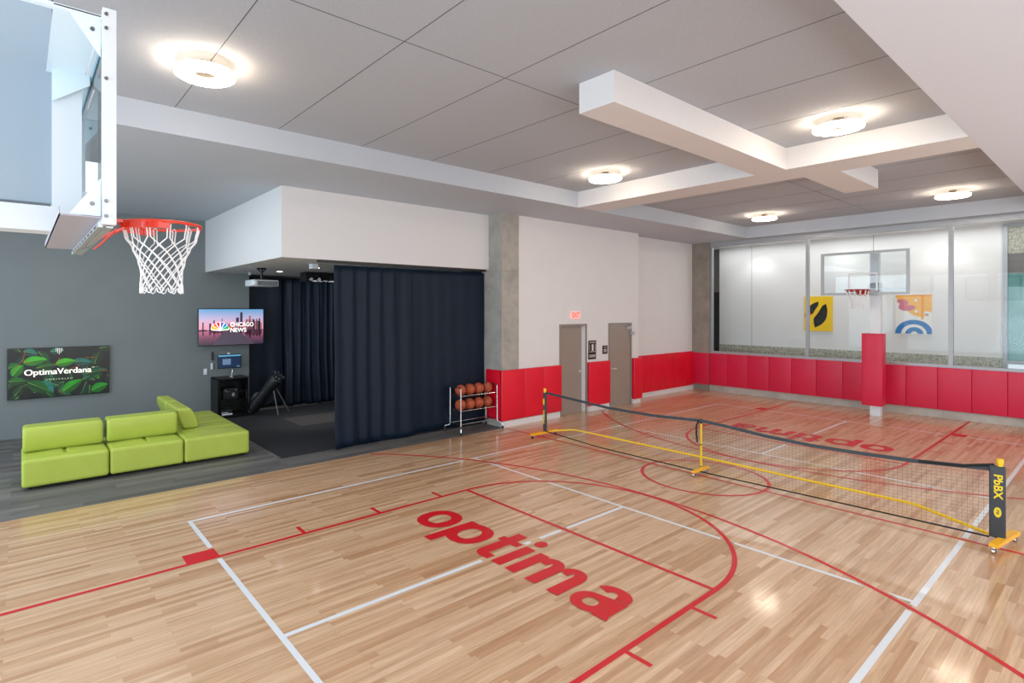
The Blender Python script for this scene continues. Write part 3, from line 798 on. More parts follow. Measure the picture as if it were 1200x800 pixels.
# emblem: fan of six coloured feathers
FE = [(252, 176, 30), (244, 112, 32), (214, 24, 50), (110, 92, 172), (10, 130, 200), (14, 170, 84)]
for i, c in enumerate(FE): mat('feather_%d' % i, c, .4, emit=.8)
mat('emblem_white', (250, 248, 246), .4, emit=.95)
em = sk; ecx, ecz = X0+.315*W, hz-.015
def blob(cx, cz_, L, wd, a, y):
    pts = [(0, 0)]
    for k in range(-6, 7):
        b = k/6*pi/2*1.05; pts.append((L-wd+wd*cos(b), wd*sin(b)))
    return [(cx+p*cos(a)-q*sin(a), y, cz_+p*sin(a)+q*cos(a)) for p, q in pts]
angs = [radians(x) for x in (160, 132, 106, 74, 48, 20)]
em.m = 12
for a in angs: em.flat(blob(ecx-(0), ecz, .225, .050, a, ay-.0055))
for i, a in enumerate(angs):
    em.m = 6+i; em.flat(blob(ecx+.026*cos(a), ecz+.02+.012*sin(a), .185, .036, a, ay-.0062))
em.m = 12; em.flat([(ecx-.012, ay-.0068, ecz+.01), (ecx+.012, ay-.0068, ecz+.01), (ecx+.016, ay-.0068, ecz+.13), (ecx, ay-.0068, ecz+.16), (ecx-.016, ay-.0068, ecz+.13)])
lt = sk; lt.m = 12; fit_letters(lt, 'CHICAGO', .56, .105, (X0+.655*W, ay-.007, hz+.135), (1, 0, 0), (0, 0, 1), bold=.02)
fit_letters(lt, 'NEWS', .385, .105, (X0+.655*W-.0875, ay-.007, hz+.0), (1, 0, 0), (0, 0, 1), bold=.02)
sk.build('screen_picture', ['skyline_dark', 'skyline_pink', 'skyline_reflect', 'pier', 'sky_dusk', 'water_dusk']+['feather_%d' % i for i in range(6)]+['emblem_white'], t2, fixn=False)

# 3: small monitor on an arm above the cabinet
mn = screen('computer_monitor', -4.60, -4.05, 9.60, 1.17, 1.51, 'small computer monitor on an arm above the black cabinet', th=.03, cat='monitor')
mat('monitor_blue', (30, 48, 76), .3, emit=.5); mat('monitor_bar', (90, 160, 190), .3, emit=.6); mat('monitor_doc', (104, 128, 156), .3, emit=.5)
q = MB(); q.box(-4.585, -4.065, 9.597, 9.60, 1.185, 1.495); q.m = 1; q.box(-4.585, -4.065, 9.595, 9.5965, 1.46, 1.495); q.m = 2; q.box(-4.49, -4.30, 9.595, 9.597, 1.26, 1.40); q.box(-4.16, -4.09, 9.595, 9.597, 1.20, 1.225); q.build('screen_picture', ['monitor_blue', 'monitor_bar', 'monitor_doc'], mn)
a_ = MB(); a_.tube([(-4.30, 9.66, 1.32), (-4.24, 9.72, 1.25), (-4.22, 9.74, 1.10), (-4.24, 9.72, .99)], .018, 8); a_.lathe([(0, 0), (.09, 0), (.09, .015), (0, .02)], 20, (-4.24, 9.70, .962)); a_.box(-4.36, -4.24, 9.63, 9.66, 1.27, 1.39)
a_.build('monitor_arm', 'chrome', mn, smooth=True)
wc = MB().rbox(-4.38, -4.32, 9.59, 9.62, 1.512, 1.55, .01, 1); wc.build('webcam', 'switch_white', mn)
tb = tag(MB().rbox(-4.68, -4.635, 9.88, 9.92, 1.14, 1.29, .006, 1).build('wall_intercom', 'switch_white'), 'small white box on the grey wall left of the monitor', 'wall fixture')
tb = tag(MB().rbox(-4.66, -4.63, 9.87, 9.925, 1.36, 1.56, .006, 1).build('card_reader', 'black_satin'), 'narrow dark reader on the grey wall by the monitor top', 'wall fixture')
sw = empty('light_switch', (-4.80, 9.92, 1.09), 'white light switch plate on the grey wall left of the cabinet', 'light switch')
MB().rbox(-4.84, -4.76, 9.908, 9.92, 1.02, 1.165, .005, 1).build('switch_plate', 'switch_white', sw)
MB().rbox(-4.815, -4.785, 9.902, 9.91, 1.06, 1.125, .003, 1).build('rocker', 'paint_white', sw)

# cabinet with glass door and simulator computer
cb = empty('computer_cabinet', (-4.32, 9.6, 0), 'black glass-fronted computer cabinet against the grey wall', 'cabinet')
c_ = MB(); x0, x1, y0, y1, z0, z1 = -4.68, -3.96, 9.35, 9.90, .045, .955
c_.box(x0, x0+.02, y0, y1, z0, z1); c_.box(x1-.02, x1, y0, y1, z0, z1); c_.box(x0, x1, y0, y1, z1-.02, z1); c_.box(x0, x1, y0, y1, z0, z0+.04); c_.box(x0, x1, y1-.015, y1, z0, z1)
c_.box(x0+.02, x1-.02, y0+.05, y1, .42, .435)
c_.build('cabinet_body', 'black_satin', cb)
dr = MB(); dr.box(x0+.02, x0+.08, y0-.015, y0, z0+.03, z1-.03); dr.box(x1-.06, x1-.02, y0-.015, y0, z0+.03, z1-.03); dr.box(x0+.08, x1-.06, y0-.015, y0, z1-.07, z1-.03); dr.box(x0+.08, x1-.06, y0-.015, y0, z0+.03, z0+.09)
dr = dr.build('door', 'black_gloss', cb)
MB().box(x1-.055, x1-.045, y0-.035, y0-.015, .45, .62).build('door_handle', 'dark_grey', dr)
MB().box(x0+.08, x1-.06, y0-.010, y0-.006, z0+.09, z1-.07).build('door_glass', 'glass_board_far', dr)
for fx in (x0+.06, x1-.06):
    MB().box(fx-.02, fx+.02, y0+.05, y0+.09, .013, .045).build('foot', 'black_rubber', cb)
pcx = empty('computer_case', (-4.33, 9.6, .435), 'dark computer case on the shelf inside the cabinet', 'computer')
q = MB(); q.rbox(-4.50, -4.16, 9.5, 9.8, .437, .70, .01, 1); q.m = 1; q.box(-4.47, -4.44, 9.494, 9.5, .64, .66); q.box(-4.22, -4.19, 9.494, 9.5, .64, .66); q.box(-4.30, -4.24, 9.494, 9.5, .5, .58); q.build('case_body', ['dark_grey', 'switch_white'], pcx)
q = MB(); q.rbox(-4.58, -4.30, 9.5, 9.75, .0865, .20, .01, 1)
bx = tag(q.build('storage_box', 'bag_grey'), 'grey box on the bottom of the black cabinet', 'box')
mat('label_print', (190, 196, 206), .5, emit=.15)
q = MB(); q.box(-4.58, -4.34, y0-.018, y0-.0155, .085, .125); q.box(-4.58, -4.44, y0-.018, y0-.0155, .14, .155)
q.build('name_strip', 'label_print', cb)

# ------------------------------------------------------------------ golf bag on its stand
gb = empty('golf_bag', (-3.6, 9.2, .013), 'dark golf stand bag full of clubs leaning before the curtain', 'golf bag')
A = Vector((-3.83, 9.45, .15)); B = Vector((-3.42, 8.95, .90)); D = (B-A).normalized()
pts = [A+D*t*(B-A).length for t in (0, .03, .25, .5, .75, .97, 1)]
b_ = MB().tube(pts, [.11, .14, .145, .13, .14, .15, .14], 20); b_.build('bag_body', 'bag_dark', gb, smooth=True)
sd = D.cross(Vector((0, 0, 1))).normalized(); up = sd.cross(D).normalized()
pk = MB(); pk.tube([A+D*.12+up*.10, A+D*.16+up*.13, A+D*.36+up*.13, A+D*.42+up*.10], [.04, .075, .075, .04], 14); pk.build('pocket', 'bag_grey', gb, smooth=True)
pk = MB(); pk.tube([A+D*.10+sd*-.12, A+D*.16+sd*-.15, A+D*.55+sd*-.14, A+D*.62+sd*-.11], [.03, .055, .055, .03], 14); pk.build('pocket', 'bag_dark', gb, smooth=True)
q = MB(); q.lathe([(.10, 0), (.138, .0), (.138, .05), (.12, .06)], 24); R_ = D.to_track_quat('Z', 'Y').to_matrix().to_4x4(); R_.translation = B-D*.03
q.v = [tuple(R_ @ Vector(p)) for p in q.v]; q.build('collar', 'bag_grey', gb, smooth=True)
q = MB(); q.tube([A+D*.20+sd*-.14-up*.02, A+D*.14+sd*-.24-up*.10, A+D*.38+sd*-.32-up*.16, A+D*.66+sd*-.20-up*.06, B-D*.08-sd*.11], .012, 8); q.build('strap', 'bag_grey', gb, smooth=True)
for foot in ((-3.39, 8.90, .025), (-2.98, 9.26, .025)):
    q = MB(); q.tube([B-D*.10+up*.08, foot], .013, 8); q.build('leg', 'stand_grey', gb, smooth=True)
rnd = random.Random(1)
for k in range(9):
    a = 2*pi*k/9; o_ = (sd*cos(a)+up*sin(a))*.075*(1 if k % 2 else .55); tip = B+D*rnd.uniform(.06, .16)+o_*1.4
    q = MB(); q.tube([B-D*.06+o_, tip], .006, 6); q.bar(tip-D*.0, tip+sd*.06*cos(a*2)+up*.06*sin(a*2)+D*.01, .03, .045, up=tuple(D)); q.build('golf_club', 'dark_grey' if k % 2 else 'bag_grey', gb)
MB().tube([A-D*.02, A+D*.01], .122, 20).build('bag_base', 'black_rubber', gb, smooth=True)

# ------------------------------------------------------------------ projector, ceiling fittings of the bay
pj = empty('projector', (-4.2, 7.6, 3.15), 'white projector hanging from the bulkhead ceiling', 'projector')
MB().rbox(-4.47, -3.90, 7.50, 7.98, 3.10, 3.235, .02, 2).build('projector_body', 'projector_white', pj, smooth=True)
q = MB()
for i in range(16):
    x = -4.34+i*.026; q.box(x, x+.012, 7.494, 7.5, 3.115, 3.205)
q.build('vent_grille', 'dark_grey', pj)
MB().box(-4.35, -3.92, 7.496, 7.501, 3.105, 3.215).build('grille_plate', 'projector_grille', pj)
q = MB().lathe([(0, 0), (.05, 0), (.055, .03), (.03, .05), (0, .05)], 20, (-4.41, 7.50, 3.17), 'y'); q.v = [(x, 7.5-(y-7.5), z) for x, y, z in q.v]; q.build('lens', 'projector_white', pj, smooth=True)
q = MB(); q.tube([(-4.2, 7.72, 3.235), (-4.2, 7.72, 3.49)], .028, 12); q.bar((-4.34, 7.72, 3.26), (-4.06, 7.72, 3.26), .05, .03); q.lathe([(0, 3.47), (.07, 3.47), (.10, 3.498), (0, 3.498)], 20, (-4.2, 7.72, 0))
q.bar((-4.2, 7.72, 3.40), (-4.10, 7.72, 3.48), .02, .02); q.bar((-4.2, 7.72, 3.40), (-4.30, 7.72, 3.48), .02, .02)
q.build('ceiling_mount', 'black_satin', pj, smooth=True)
cm = empty('ceiling_camera', (-3.85, 9.55, 3.46), 'small white camera on the bulkhead ceiling by the grey wall', 'camera')
MB().lathe([(0, 0), (.04, 0), (.045, -.02), (.03, -.05), (0, -.065)], 18, (-3.88, 9.5, 3.506)).build('camera_dome', 'switch_white', cm, smooth=True)
tk = empty('track_light', (-3.1, 7.9, 3.3), 'black sensor rig with small fittings on the bay ceiling by the curtain', 'light fixture')
MB().box(-2.98, -1.6, 8.2, 8.55, 3.27, 3.495).build('rig_housing', 'black_satin', tk)
for x in (-2.90, -2.70, -2.2):
    MB().lathe([(0, -.08), (.04, -.08), (.05, -.02), (.035, .03), (0, .03)], 16, (x, 8.15, 3.32), 'y').build('spot_head', 'chrome', tk, smooth=True)
q = MB(); q.tube([(-2.75, 8.16, 3.42), (-2.65, 8.14, 3.30), (-2.5, 8.14, 3.26), (-2.40, 8.15, 3.30), (-2.36, 8.16, 3.42)], .012, 6); q.build('cable', 'dark_grey', tk, smooth=True)
br_ = tag(MB().rbox(-3.84, -3.70, 5.9, 6.05, 3.40, 3.498, .01, 1).build('ceiling_bracket', 'switch_white'), 'white bracket on the bulkhead ceiling near its front edge', 'bracket')

# ------------------------------------------------------------------ signs
ex = empty('exit_sign', (2.46, YD, 2.46), 'pale exit sign with red lettering above the ajar door', 'exit sign')
MB().rbox(2.28, 2.66, YD-.05, YD-.001, 2.355, 2.56, .008, 1).build('sign_body', 'exit_body', ex)
q = MB(); fit_letters(q, 'EXIT', .30, .13, (2.47, YD-.0515, 2.46), (1, 0, 0), (0, 0, 1), bold=.03); q.build('lettering', 'exit_letter', ex, fixn=False)
s1 = empty('floor_sign', (3.165, YD, 1.56), 'black sign with a large numeral 1 beside the ajar door', 'sign')
MB().box(3.01, 3.32, YD-.012, YD-.001, 1.32, 1.80).build('sign_plate', 'sign_black', s1)
q = MB(); yy = YD-.0135; fit_letters(q, '1', .07, .17, (3.175, yy, 1.62), (1, 0, 0), (0, 0, 1), bold=.03)
fit_letters(q, 'STAIR', .24, .035, (3.165, yy, 1.752), (1, 0, 0), (0, 0, 1), bold=.02)
for z, w in ((1.512, .24), (1.43, .26), (1.405, .22), (1.38, .26)): q.box(3.165-w/2, 3.165+w/2, yy, yy+.001, z-.006, z+.006)
for x in (3.05, 3.28): q.box(x-.006, x+.006, yy, yy+.001, 1.54, 1.70)
q.build('lettering', 'sign_letter', s1, fixn=False)
s2 = empty('room_sign', (3.69, YD, 1.53), 'small black sign left of the closed door', 'sign')
MB().box(3.60, 3.80, YD-.012, YD-.001, 1.43, 1.65).build('sign_plate', 'sign_black', s2)
q = MB()
for z, w in ((1.605, .08), (1.545, .10), (1.53, .12), (1.49, .12)): q.box(3.70-w/2, 3.70+w/2, yy, yy+.001, z-.008, z+.008)
q.build('lettering', 'sign_letter', s2, fixn=False)

# ------------------------------------------------------------------ pictures behind the glass
XA = XG-.03
p1 = empty('picture', (XA, 1.76, 2.47), 'yellow canvas with dark leaf shapes hanging behind the glass', 'picture', 'canvases on the gallery wall')
A1 = ['art_yellow', 'art_ink', 'art_black', 'art_red']; c1 = MB(); c1.rbox(XA, XG-.001, 1.385, 2.137, 1.95, 2.99, .004, 1)
def disc(mb, cy, cz_, rx, rz, ang, x, a0=0, a1=2*pi, n=32, pinch=0):
    pts = []
    for k in range(n if a1-a0 > 6.2 else n+1):
        a = a0+(a1-a0)*k/n; u_, v_ = rx*cos(a), rz*sin(a)
        v_ *= 1-pinch*abs(cos(a)) ** 3
        pts.append((x, cy-(u_*cos(ang)-v_*sin(ang)), cz_+(u_*sin(ang)+v_*cos(ang))))
    mb.flat(pts)
q = MB(); xx = XA-.001; disc(q, 1.93, 2.60, .29, .11, radians(52), xx, pinch=.7); disc(q, 1.70, 2.41, .38, .15, radians(68), xx, pinch=.7); c1.m = A1.index('art_ink'); c1.add(q.v, q.f)
q = MB(); xx = XA-.002; disc(q, 1.91, 2.61, .22, .085, radians(52), xx, pinch=.7); disc(q, 1.665, 2.36, .29, .115, radians(68), xx, pinch=.7); c1.m = A1.index('art_black'); c1.add(q.v, q.f)
q = MB(); disc(q, 1.79, 2.56, .40, .055, radians(60), XA-.003, pinch=.8); c1.m = A1.index('art_yellow'); c1.add(q.v, q.f)
q = MB(); disc(q, 2.02, 2.45, .10, .035, radians(10), XA-.004); c1.m = A1.index('art_red'); c1.add(q.v, q.f)
p2 = empty('picture', (XA, -.48, 2.47), 'white canvas with orange, pink and blue arcs hanging behind the glass', 'picture', 'canvases on the gallery wall')
ya, yb, za, zb = -.864, -.093, 1.94, 2.985
c1.build('canvas', A1, p1, fixn=False); A2 = ['art_white', 'art_orange', 'art_amber', 'art_pink', 'art_blue']; c2 = MB(); c2.rbox(XA, XG-.001, ya, yb, za, zb, .004, 1)
cy, cz_ = (ya+yb)/2, (za+zb)/2
q = MB(); x = XA-.0012
q.flat([(x, yb, zb)] + [(x, yb-.001-(yb-ya)*t, zb-.04-.54*sin(min(1, t*1.5)*pi/2)) for t in [k/12*.76 for k in range(13)]] + [(x, ya+.10, 2.42), (x, ya, 2.55), (x, ya, zb)])
c2.m = A2.index('art_orange'); c2.add(q.v, q.f)
q = MB(); q.flat([(x-.001, ya+.17, zb), (x-.001, ya+.17, 2.34), (x-.001, ya+.22, 2.34), (x-.001, ya+.22, zb)]); q.flat([(x-.001, yb, zb), (x-.001, ya, zb), (x-.001, ya, zb-.03), (x-.001, yb, zb-.03)]); c2.m = A2.index('art_amber'); c2.add(q.v, q.f)
q = MB(); disc(q, yb-.16, 2.80, .13, .07, radians(-20), x-.002); disc(q, yb-.27, 2.64, .16, .075, radians(8), x-.0022); disc(q, yb-.14, 2.70, .10, .06, radians(60), x-.0024); c2.m = A2.index('art_pink'); c2.add(q.v, q.f)
q = MB()
for a, b in ((.10, 2.80), (.44, 2.84), (.45, 2.55), (.12+.55, 2.45)): disc(q, yb-a, b, .035, .035, 0, x-.0015, n=12)
disc(q, ya+.10, 2.50, .07, .05, 0, x-.0015); c2.m = A2.index('art_white'); c2.add(q.v, q.f)
def halfdisc(mb, r0, r1, x_, cy_, cz0):
    pts = []
    n = 30
    for k in range(n):
        a, b = pi*k/n, pi*(k+1)/n
        f_ = lambda r, t: (x_, max(ya+.001, min(yb-.001, cy_+r*cos(t))), cz0+r*.93*sin(t))
        mb.flat([f_(r1, a), f_(r1, b), f_(r0, b), f_(r0, a)])
q = MB(); halfdisc(q, .27, .40, x-.003, cy+.01-.02, za+.01); halfdisc(q, .07, .19, x-.003, cy-.02, za+.01); c2.m = A2.index('art_blue'); c2.add(q.v, q.f)
q = MB(); halfdisc(q, .19, .27, x-.0025, cy-.02, za+.01); halfdisc(q, 0, .07, x-.0025, cy-.02, za+.01); c2.m = A2.index('art_white'); c2.add(q.v, q.f)

c2.build('canvas', A2, p2, fixn=False)

# ------------------------------------------------------------------ ball rack and basketballs
rk = empty('ball_rack', (-.68, 4.70, 0), 'chrome wheeled ball rack at the foot of the concrete column', 'ball rack')
XL, XR2, YF, YB = -1.17, -.15, 4.56, 4.92
for X_, sg in ((XL, -1), (XR2, 1)):
    for Y_, sy in ((YF, -1), (YB, 1)):
        q = MB(); q.tube([(X_, Y_, .95), (X_, Y_, .17), (X_+sg*.03, Y_+sy*.04, .14), (X_+sg*.07, Y_+sy*.09, .13), (X_+sg*.075, Y_+sy*.10, .07)], .013, 10)
        lg = q.build('post', 'chrome', rk, smooth=True)
        q = MB().lathe([(0, -.012), (.028, -.012), (.03, 0), (.028, .012), (0, .012)], 18, (X_+sg*.075, Y_+sy*.10, .03), 'y'); q.build('caster', 'dark_grey', lg, smooth=True)
    MB().tube([(X_, YF, .94), (X_, YF+.05, .965), (X_, YB-.05, .965), (X_, YB, .94)], .012, 8).build('end_rail', 'chrome', rk, smooth=True)
    for z in (.785, .475, .20): MB().tube([(X_, YF, z), (X_, YB, z)], .009, 8).build('end_rail', 'chrome', rk, smooth=True)
for z in (.785, .475, .20):
    for Y_ in (YF+.02, YB-.02):
        MB().tube([(XL, Y_, z), (XR2, Y_, z)], .010, 8).build('shelf_rail', 'chrome', rk, smooth=True)
def basketball():
    root = empty('basketball', (0, 0, 0), 'basketball', 'basketball', 'basketballs on the wheeled rack')
    R0 = .119; bm = bmesh.new(); bmesh.ops.create_uvsphere(bm, u_segments=40, v_segments=24, radius=R0)
    me = bpy.data.meshes.new('ball_skin'); bm.to_mesh(me); bm.free()
    for p in me.polygons: p.use_smooth = True
    me.materials.append(MATS['ball_orange']); o = bpy.data.objects.new('ball_skin', me); COL.objects.link(o); o.parent = root
    q = MB(); n = 48; r = R0-.0003
    C_ = lambda k: 2*pi*k/n
    q.tube([(r*cos(C_(k)), r*sin(C_(k)), 0) for k in range(n)], .0030, 6, True)
    q.tube([(r*cos(C_(k)), 0, r*sin(C_(k))) for k in range(n)], .0030, 6, True)
    for s_ in (-1, 1):
        pp = []
        for k in range(n):
            a = C_(k); v = Vector((s_*(.62+.22*cos(2*a)), .78*cos(a), .78*sin(a))).normalized()*r; pp.append(v)
        q.tube(pp, .0030, 6, True)
    q.build('ball_seams', 'ball_seam', root, smooth=True, local=True)
    return root
proto = basketball(); k = 0
PX = (-1.035, -.785, -.535, -.285)
words = ['first', 'second', 'third', 'fourth']
for row, z in (('top', .785+.104), ('lower', .475+.104)):
    for i, x in enumerate(PX):
        o = proto if k == 0 else copy_tree(proto)
        o.location = (x+.0 if i else x, 4.74, z); o.rotation_euler = (random.uniform(0, 3), random.uniform(0, 3), random.uniform(0, 3))
        o['label'] = 'orange basketball on the %s shelf of the rack, %s from the curtain end' % (row, words[i]); k += 1

# ------------------------------------------------------------------ portable net
pn = empty('portable_net', (0.05, 0, 0), 'long portable pickleball net on yellow frame across the court', 'net')
XN = .05
def top_z(y):
    K = [(3.36, .925), (2.86, .895), (1.78, .828), (.90, .825), (.05, .872), (-.33, .85), (-.93, .80), (-1.48, .78), (-1.96, .785), (-2.58, .808), (-3.25, .865)]
    if y >= K[0][0]: return K[0][1]
    for (a, za_), (b, zb_) in zip(K, K[1:]):
        if b <= y <= a: t = (a-y)/(a-b); return za_+(zb_-za_)*t
    return K[-1][1]
def bot_z(y):
    K = [(3.36, .12), (2.0, .05), (.0, .045), (-2, .075), (-3.3, .09)]
    for (a, za_), (b, zb_) in zip(K, K[1:]):
        if b <= y <= a: t = (a-y)/(a-b); return za_+(zb_-za_)*t
    return .1
YN0, YN1 = -3.23, 3.31
tp = MB(); n = 70; ys_ = [YN1+(YN0-YN1)*i/n for i in range(n+1)]
for i in range(n):
    a, b = ys_[i], ys_[i+1]; za_, zb_ = top_z(a), top_z(b)
    tp.add([(XN-.006, a, za_-.045), (XN-.006, b, zb_-.045), (XN-.006, b, zb_), (XN-.006, a, za_), (XN+.006, a, za_-.045), (XN+.006, b, zb_-.045), (XN+.006, b, zb_), (XN+.006, a, za_)],
           [(0, 1, 2, 3), (7, 6, 5, 4), (3, 2, 6, 7), (1, 0, 4, 5)])
tp.build('top_tape', 'net_tape', pn)
MB().tube([(XN, y, bot_z(y)) for y in ys_[::2]], .010, 8).build('bottom_cord', 'net_black', pn, smooth=True)
tw = MB(); step = .045; y = YN0
while y < YN1:
    z0, z1 = bot_z(y), top_z(y)-.04; tw.tube([(XN, y, z0), (XN, y, z1)], .0009, 3, cap=False); y += step
rows = 18
for i in range(1, rows):
    t = i/rows
    tw.tube([(XN, y, bot_z(y)+(top_z(y)-.04-bot_z(y))*t) for y in ys_[::3]+[ys_[-1]]], .0009, 3, cap=False)
o = tw.build('netting', 'net_twine', pn, fixn=False)
# strap at the ends of the tape
MB().tube([(XN, -2.62, top_z(-2.62)-.02), (XN, -3.0, top_z(-3.0)-.02), (XN, -3.27, .89)], .018, 8).build('tension_strap', 'net_black', pn, smooth=True)
def net_end(y, hgt, side):
    ps = MB().tube([(XN, y, .08), (XN, y, hgt+.05)], .024, 14); p_ = ps.build('post', 'yellow_tube', pn, smooth=True)
    MB().lathe([(0, 0), (.03, 0), (.03, .05), (0, .055)], 16, (XN, y, hgt+.03)).build('post_cap', 'yellow_tube', p_, smooth=True)
    sl = MB().rbox(XN-.034, XN+.034, y-.045 if side < 0 else y-.032, y+.085 if side < 0 else y+.026, .10, hgt-.0, .015, 3); s_ = sl.build('net_sleeve', 'sleeve', pn, smooth=True)
    E0, E1 = ((-.26, -3.30), (.42, -3.40)) if side < 0 else ((-.33, 3.36), (.40, 3.33))
    b = MB().bar((*E0, .095), (*E1, .095), .075, .04); b_ = b.build('base_bar', 'yellow_base', pn)
    for X_, y in ((E0[0]+.04, E0[1]), (E1[0]-.04, E1[1])):
        q = MB(); q.box(X_-.02, X_+.02, y-.012, y+.012, .05, .075); q.lathe([(0, -.014), (.028, -.014), (.03, 0), (.028, .014), (0, .014)], 18, (X_-.01, y, .030), 'y'); c_ = q.build('caster', ['chrome'], pn, smooth=True)
        MB().lathe([(0, -.016), (.022, -.016), (.022, .016), (0, .016)], 18, (X_-.01, y, .030), 'y').build('wheel_tread', 'black_rubber', c_, smooth=True)
    return s_
s_ = net_end(-3.315, .885, -1)
q = MB(); fit_letters(q, 'PbBX', .27, .072, (XN-.036, -3.305, .66), (0, 0, -1), (0, -1, 0), bold=.03); q.build('lettering', 'yellow_print', s_, fixn=False)
q = MB(); q.flat([(XN-.0362, -3.30+.030*cos(a), .385+.056*sin(a)) for a in [2*pi*k/28 for k in range(28)]]); q.build('oval_badge', 'yellow_print', s_, fixn=False)
q = MB(); fit_letters(q, 'PB', .05, .022, (XN-.0368, -3.30, .385), (0, 0, -1), (0, -1, 0), bold=.02); q.build('badge_print', 'sleeve', s_, fixn=False)
s_ = net_end(3.34, .905, 1)
q = MB(); fit_letters(q, 'PbBX', .28, .045, (XN-.036, 3.337, .42), (0, 0, 1), (0, 1, 0), bold=.03); q.flat([(XN-.0362, 3.337+.022*cos(a), .72+.07*sin(a)) for a in [2*pi*k/28 for k in range(28)]]); q.build('lettering', 'yellow_print', s_, fixn=False)
# centre post
q = MB().tube([(XN+.03, .07, .06), (XN+.03, .07, .84)], .017, 12); cp = q.build('centre_post', 'yellow_tube', pn, smooth=True)
q = MB().tube([(XN+.03, .07, .12), (XN+.03, .07, .13)], .021, 12); q.tube([(XN+.03, .07, .46), (XN+.03, .07, .475)], .021, 12); q.tube([(XN+.03, .07, .80), (XN+.03, .07, .87)], .021, 12); q.build('joint_collar', 'net_black', cp, smooth=True)
MB().tube([(XN-.01, .085, .855), (XN-.02, .12, .76), (XN-.01, .125, .62), (XN, .115, .50)], .013, 8).build('centre_strap', 'net_black', pn, smooth=True)
MB().rbox(XN-.22, XN+.25, .04, .10, .06, .095, .006, 1).build('base_bar', 'yellow_base', pn)
for X_ in (XN-.19, XN+.2):
    MB().lathe([(0, -.016), (.028, -.016), (.03, 0), (.028, .016), (0, .016)], 18, (X_, .07, .030), 'y').build('caster', 'chrome', pn, smooth=True)
ft_ = [(XN+.02, -3.29, .10), (.20, -3.10, .10), (.62, -2.50, .10), (.66, -2.40, .10), (.70, 0, .10), (.68, 3.02, .10), (.62, 3.14, .10), (XN+.1, 3.33, .10)]
MB().tube(ft_, .019, 12).build('floor_tube', 'yellow_tube', pn, smooth=True)

# ------------------------------------------------------------------ basketball hoops
def hoop_net(mb, c, r0, drop, cord, n=12):
    """two crossing families of cords, hung in loops from the ring"""
    prof = [(0, r0), (.18, r0*.93), (.35, r0*.74), (.55, r0*.60), (.75, r0*.53), (1, r0*.55)]
    def rad(t):
        for (a, ra), (b, rb_) in zip(prof, prof[1:]):
            if a <= t <= b: k_ = (t-a)/(b-a); k_ = k_*k_*(3-2*k_); return ra+(rb_-ra)*k_
        return prof[-1][1]
    for fam in (-1, 1):
        for k_ in range(n):
            a0 = 2*pi*(k_+.5*(0))/n; pts = []
            for i in range(29):
                t = i/28; tw_ = max(0, (t-.22))/.78*2*pi/n*3.5
                a = a0+fam*(tw_+.04)
                rr = rad(t); pts.append((c[0]+rr*cos(a), c[1]+rr*sin(a), c[2]-drop*t-.008*sin(7*a0+3*t)*t))
            mb.tube(pts, cord, 6)
    for k_ in range(n):       # little loops over the ring hooks and at the hem
        a0 = 2*pi*k_/n
        mb.tube([(c[0]+r0*cos(a0+d), c[1]+r0*sin(a0+d), c[2]+z_) for d, z_ in ((-.05, -.002), (-.045, .012), (0, .02), (.045, .012), (.05, -.002))], cord, 6)
        a1 = a0+2*pi/n*3.5; rb_ = rad(1)
        mb.tube([(c[0]+rb_*cos(a1+d), c[1]+rb_*sin(a1+d), c[2]-drop+z_) for d, z_ in ((-.16, .01), (-.10, -.016), (0, -.024), (.10, -.016), (.16, .01))], cord, 6)
def rim_parts(root, cx, cy, z, sg, col='rim_orange'):
    """ring centred (cx,cy); sg=+1 when it projects towards +x"""
    q = MB(); n = 64; R1 = .238
    q.tube([(cx+R1*cos(2*pi*k/n), cy+R1*sin(2*pi*k/n), z) for k in range(n)], .010, 10, True)
    rm = q.build('rim', col, root, smooth=True)
    # flat brace band below the ring on the board side
    q = MB(); pts = []
    for k in range(-26, 27):
        a = pi+k/26*pi*.50 if sg > 0 else k/26*pi*.50
        pts.append((a,))
    for (a,), (b,) in zip(pts, pts[1:]):
        q.add([(cx+R1*cos(a), cy+R1*sin(a), z+.004), (cx+R1*cos(b), cy+R1*sin(b), z+.004), (cx+R1*cos(b), cy+R1*sin(b), z-.046), (cx+R1*cos(a), cy+R1*sin(a), z-.046)], [(0, 1, 2, 3)])
    o_ = q.build('brace_band', col, rm); md_ = o_.modifiers.new('t', 'SOLIDIFY'); md_.thickness = .006
    bx_ = cx-sg*.385
    q = MB(); q.box(min(bx_, cx-sg*.20), max(bx_, cx-sg*.20), cy-.075, cy+.075, z-.01, z+.01)
    q.box(min(bx_, bx_+sg*.012), max(bx_, bx_+sg*.012), cy-.10, cy+.10, z-.13, z+.012)
    for s2 in (-1, 1): q.bar((bx_+sg*.012, cy+s2*.075, z-.12), (cx-sg*.16, cy+s2*.075, z-.01), .008, .014)
    q.build('mounting_plate', col, rm)
    q = MB()
    for k in range(12):
        a = 2*pi*k/12; q.tube([(cx+R1*cos(a)-.012*sin(a), cy+R1*sin(a)+.012*cos(a), z-.008), (cx+R1*cos(a), cy+R1*sin(a), z-.024), (cx+R1*cos(a)+.012*sin(a), cy+R1*sin(a)-.012*cos(a), z-.008)], .0035, 6)
    q.build('net_hooks', col, rm)
    q = MB(); hoop_net(q, (cx, cy, z-.012), .232, .42, .0042 if sg > 0 else .0062)
    q.build('net', 'net_cord', root, smooth=True, fixn=False)

